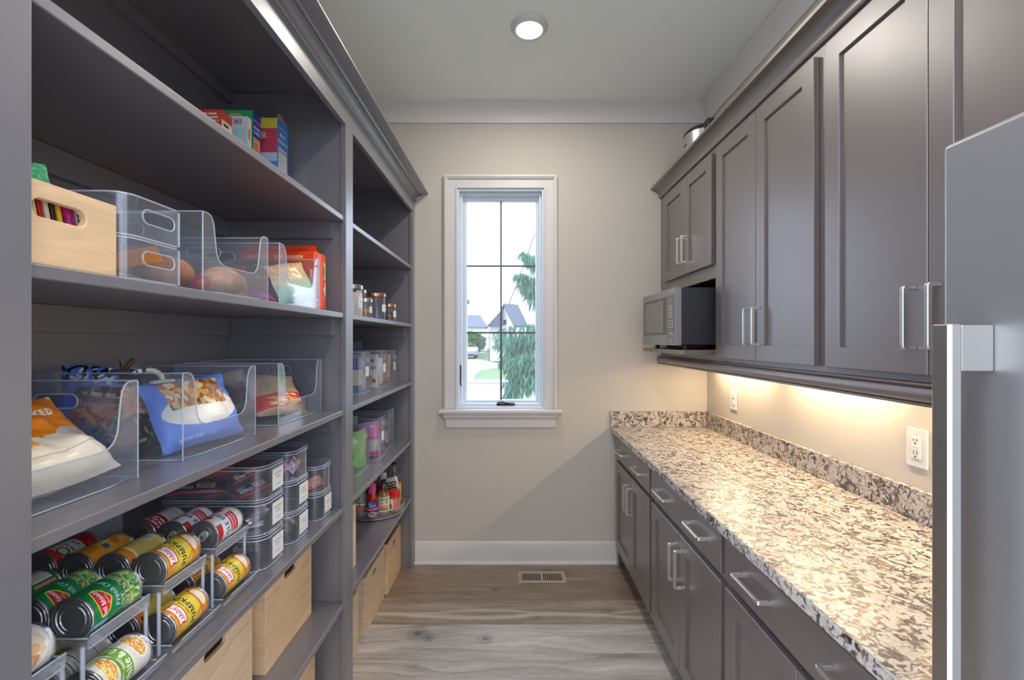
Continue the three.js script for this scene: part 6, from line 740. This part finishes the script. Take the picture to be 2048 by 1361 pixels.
// cedar: drooping sprays close outside the window
{
  const D0 = 6.6, t = thing('cedar_tree', 'green cedar with drooping sprays just outside the window, on its right side', 'tree', [1.35, GY - 0.05, D0]);
  part(t, 'trunk', lathe([[0.0002, 0], [0.17, 0], [0.14, 0.4], [0.12, 2.0], [0.08, 3.6], [0.03, 4.6], [0.0002, 4.7]], 16), std([0.22, 0.14, 0.09], 0.9));
  // one flat spray: a midrib with alternate leaflets, each a thin lance
  const tri = [], lance = (x, y, a, l, w) => { const c = Math.cos(a), s = Math.sin(a), p = (u, v) => [x + c * u - s * v, y + s * u + c * v, 0.004 * Math.sin(u * 40)]; tri.push(p(0, 0), p(l * 0.45, w), p(l, 0), p(0, 0), p(l, 0), p(l * 0.45, -w)); };
  for (let i = 0; i < 9; i++) { const y = -i * 0.021, l = 0.075 * (1 - i / 11); for (const s of [-1, 1]) { const a = -Math.PI / 2 + s * 0.62, yy = y - (s > 0 ? 0.01 : 0); lance(0, yy, a, l, 0.0065); for (let k = 1; k < 4; k++) { const q = k * l * 0.25, bx_ = q * Math.cos(a), by_ = yy + q * Math.sin(a); lance(bx_, by_, a - s * 0.45, l * 0.38, 0.0045); lance(bx_, by_, a + s * 0.5, l * 0.32, 0.004); } } } lance(0, 0, -Math.PI / 2, 0.22, 0.005);
  const fg = new THREE.BufferGeometry(); fg.setAttribute('position', new THREE.Float32BufferAttribute(tri.flat(), 3)); fg.computeVertexNormals(); fg.setAttribute('uv', new THREE.Float32BufferAttribute(new Float32Array(tri.length * 2), 2));
  const cedarM = phy([0.10, 0.245, 0.165], 0.75, { transmission: 0.28, thickness: 0, side: THREE.DoubleSide }), mats = [], o = new THREE.Object3D(), sprays = [];
  const limb = (pts, r, n, hang, side) => {
    const cu = new THREE.CatmullRomCurve3(pts.map(([px, py, d]) => { const [x, y] = at(px, py, d); return new THREE.Vector3(x, y, -d).sub(t.position); })); part(t, 'branch', (() => { const g = new THREE.TubeGeometry(cu, 24, r * 0.6, 6), p = g.attributes.position; for (let k = 0; k < p.count; k++) { const c = cu.getPointAt(Math.floor(k / 7) / 24), f = 1 - 0.85 * Math.floor(k / 7) / 24; p.setXYZ(k, c.x + (p.getX(k) - c.x) * f, c.y + (p.getY(k) - c.y) * f, c.z + (p.getZ(k) - c.z) * f); } return g; })(), std([0.2, 0.15, 0.1], 0.9));
    for (let i = 0; i < n * 5; i++) { const u = Math.pow(rnd(), 0.8), p = cu.getPoint(u), h = rnd() * hang(u); sprays.push([p.x + rr_(-1, 1) * side * (0.3 + h), p.y - h, p.z + rr_(-1, 1) * side * 1.3, rr_(0.26, 0.52) * (u > 0.85 ? 0.7 : 1), rr_(-0.5, 0.5) - 0.25 * u]); }
  };
  limb([[1205, 560, 6.6], [1130, 528, 6.5], [1080, 512, 6.45], [1042, 502, 6.4]], 0.012, 150, (u) => 0.34 * (1 - u) * (0.4 + u * 1.2) + 0.04, 0.11);
  limb([[1205, 590, 6.7], [1120, 560, 6.6], [1070, 548, 6.6], [1034, 548, 6.55]], 0.012, 210, (u) => (u > 0.93 ? 0.05 : 0.78 * Math.sin(Math.min(1, u * 1.25) * 2.6) * (1 - 0.65 * u) + 0.06), 0.12);
  limb([[1205, 655, 6.5], [1120, 655, 6.4], [1060, 665, 6.3], [1010, 672, 6.2]], 0.014, 520, (u) => 0.85 * (1 - 0.55 * u * u), 0.16); limb([[1205, 700, 6.2], [1120, 690, 6.1], [1060, 700, 6.0], [1020, 716, 6.0]], 0.012, 340, (u) => 0.62 * (1 - 0.6 * u), 0.15); limb([[1190, 600, 6.9], [1080, 640, 6.9], [1020, 650, 6.9], [990, 662, 6.9]], 0.008, 70, (u) => 0.26, 0.10); limb([[1120, 735, 5.9], [1060, 740, 5.9], [1030, 752, 5.9], [1012, 762, 5.9]], 0.008, 90, (u) => 0.24, 0.10);
  limb([[1300, 620, 6.6], [1360, 560, 6.6], [1420, 560, 6.6], [1480, 600, 6.7]], 0.02, 200, (u) => 0.7, 0.3); limb([[1300, 500, 6.6], [1350, 420, 6.6], [1420, 420, 6.6], [1480, 470, 6.7]], 0.02, 160, (u) => 0.7, 0.3);
  const im = new THREE.InstancedMesh(fg, cedarM, sprays.length), col = new THREE.Color();
  sprays.forEach(([x, y, z, s, a], i) => { o.position.set(x, y, z); o.rotation.set(rr_(-0.45, 0.45), rr_(-1.2, 1.2), a); o.scale.set(s * 0.72, s * 1.75, s); o.updateMatrix(); im.setMatrixAt(i, o.matrix); const k = rr_(0.7, 1.25); im.setColorAt(i, col.setRGB(k * rr_(0.85, 1.2), k, k * rr_(0.85, 1.1))); }); im.name = 'foliage'; im.userData.kind = 'stuff'; shade(im); t.add(im);
}

// overcast sky, the same all round, a little brighter overhead
{
  const w = 256, h = 128, a = new Float32Array(w * h * 4);
  for (let y = 0; y < h; y++) for (let x = 0; x < w; x++) { const e = (y + 0.5) / h - 0.5, k = (0.92 + 0.16 * Math.max(0, e) * 2) * (0.96 + 0.08 * fbm(x / 16, y / 16, 77, 16, 8, 3)), i = (y * w + x) * 4; for (let c = 0; c < 3; c++) a[i + c] = SKY[c] * k; a[i + 3] = 1; }
  const sky = new THREE.DataTexture(a, w, h, THREE.RGBAFormat, THREE.FloatType); sky.mapping = THREE.EquirectangularReflectionMapping; sky.magFilter = THREE.LinearFilter; sky.wrapS = THREE.RepeatWrapping; sky.needsUpdate = true; scene.background = sky;
}
renderer.render(scene, camera);
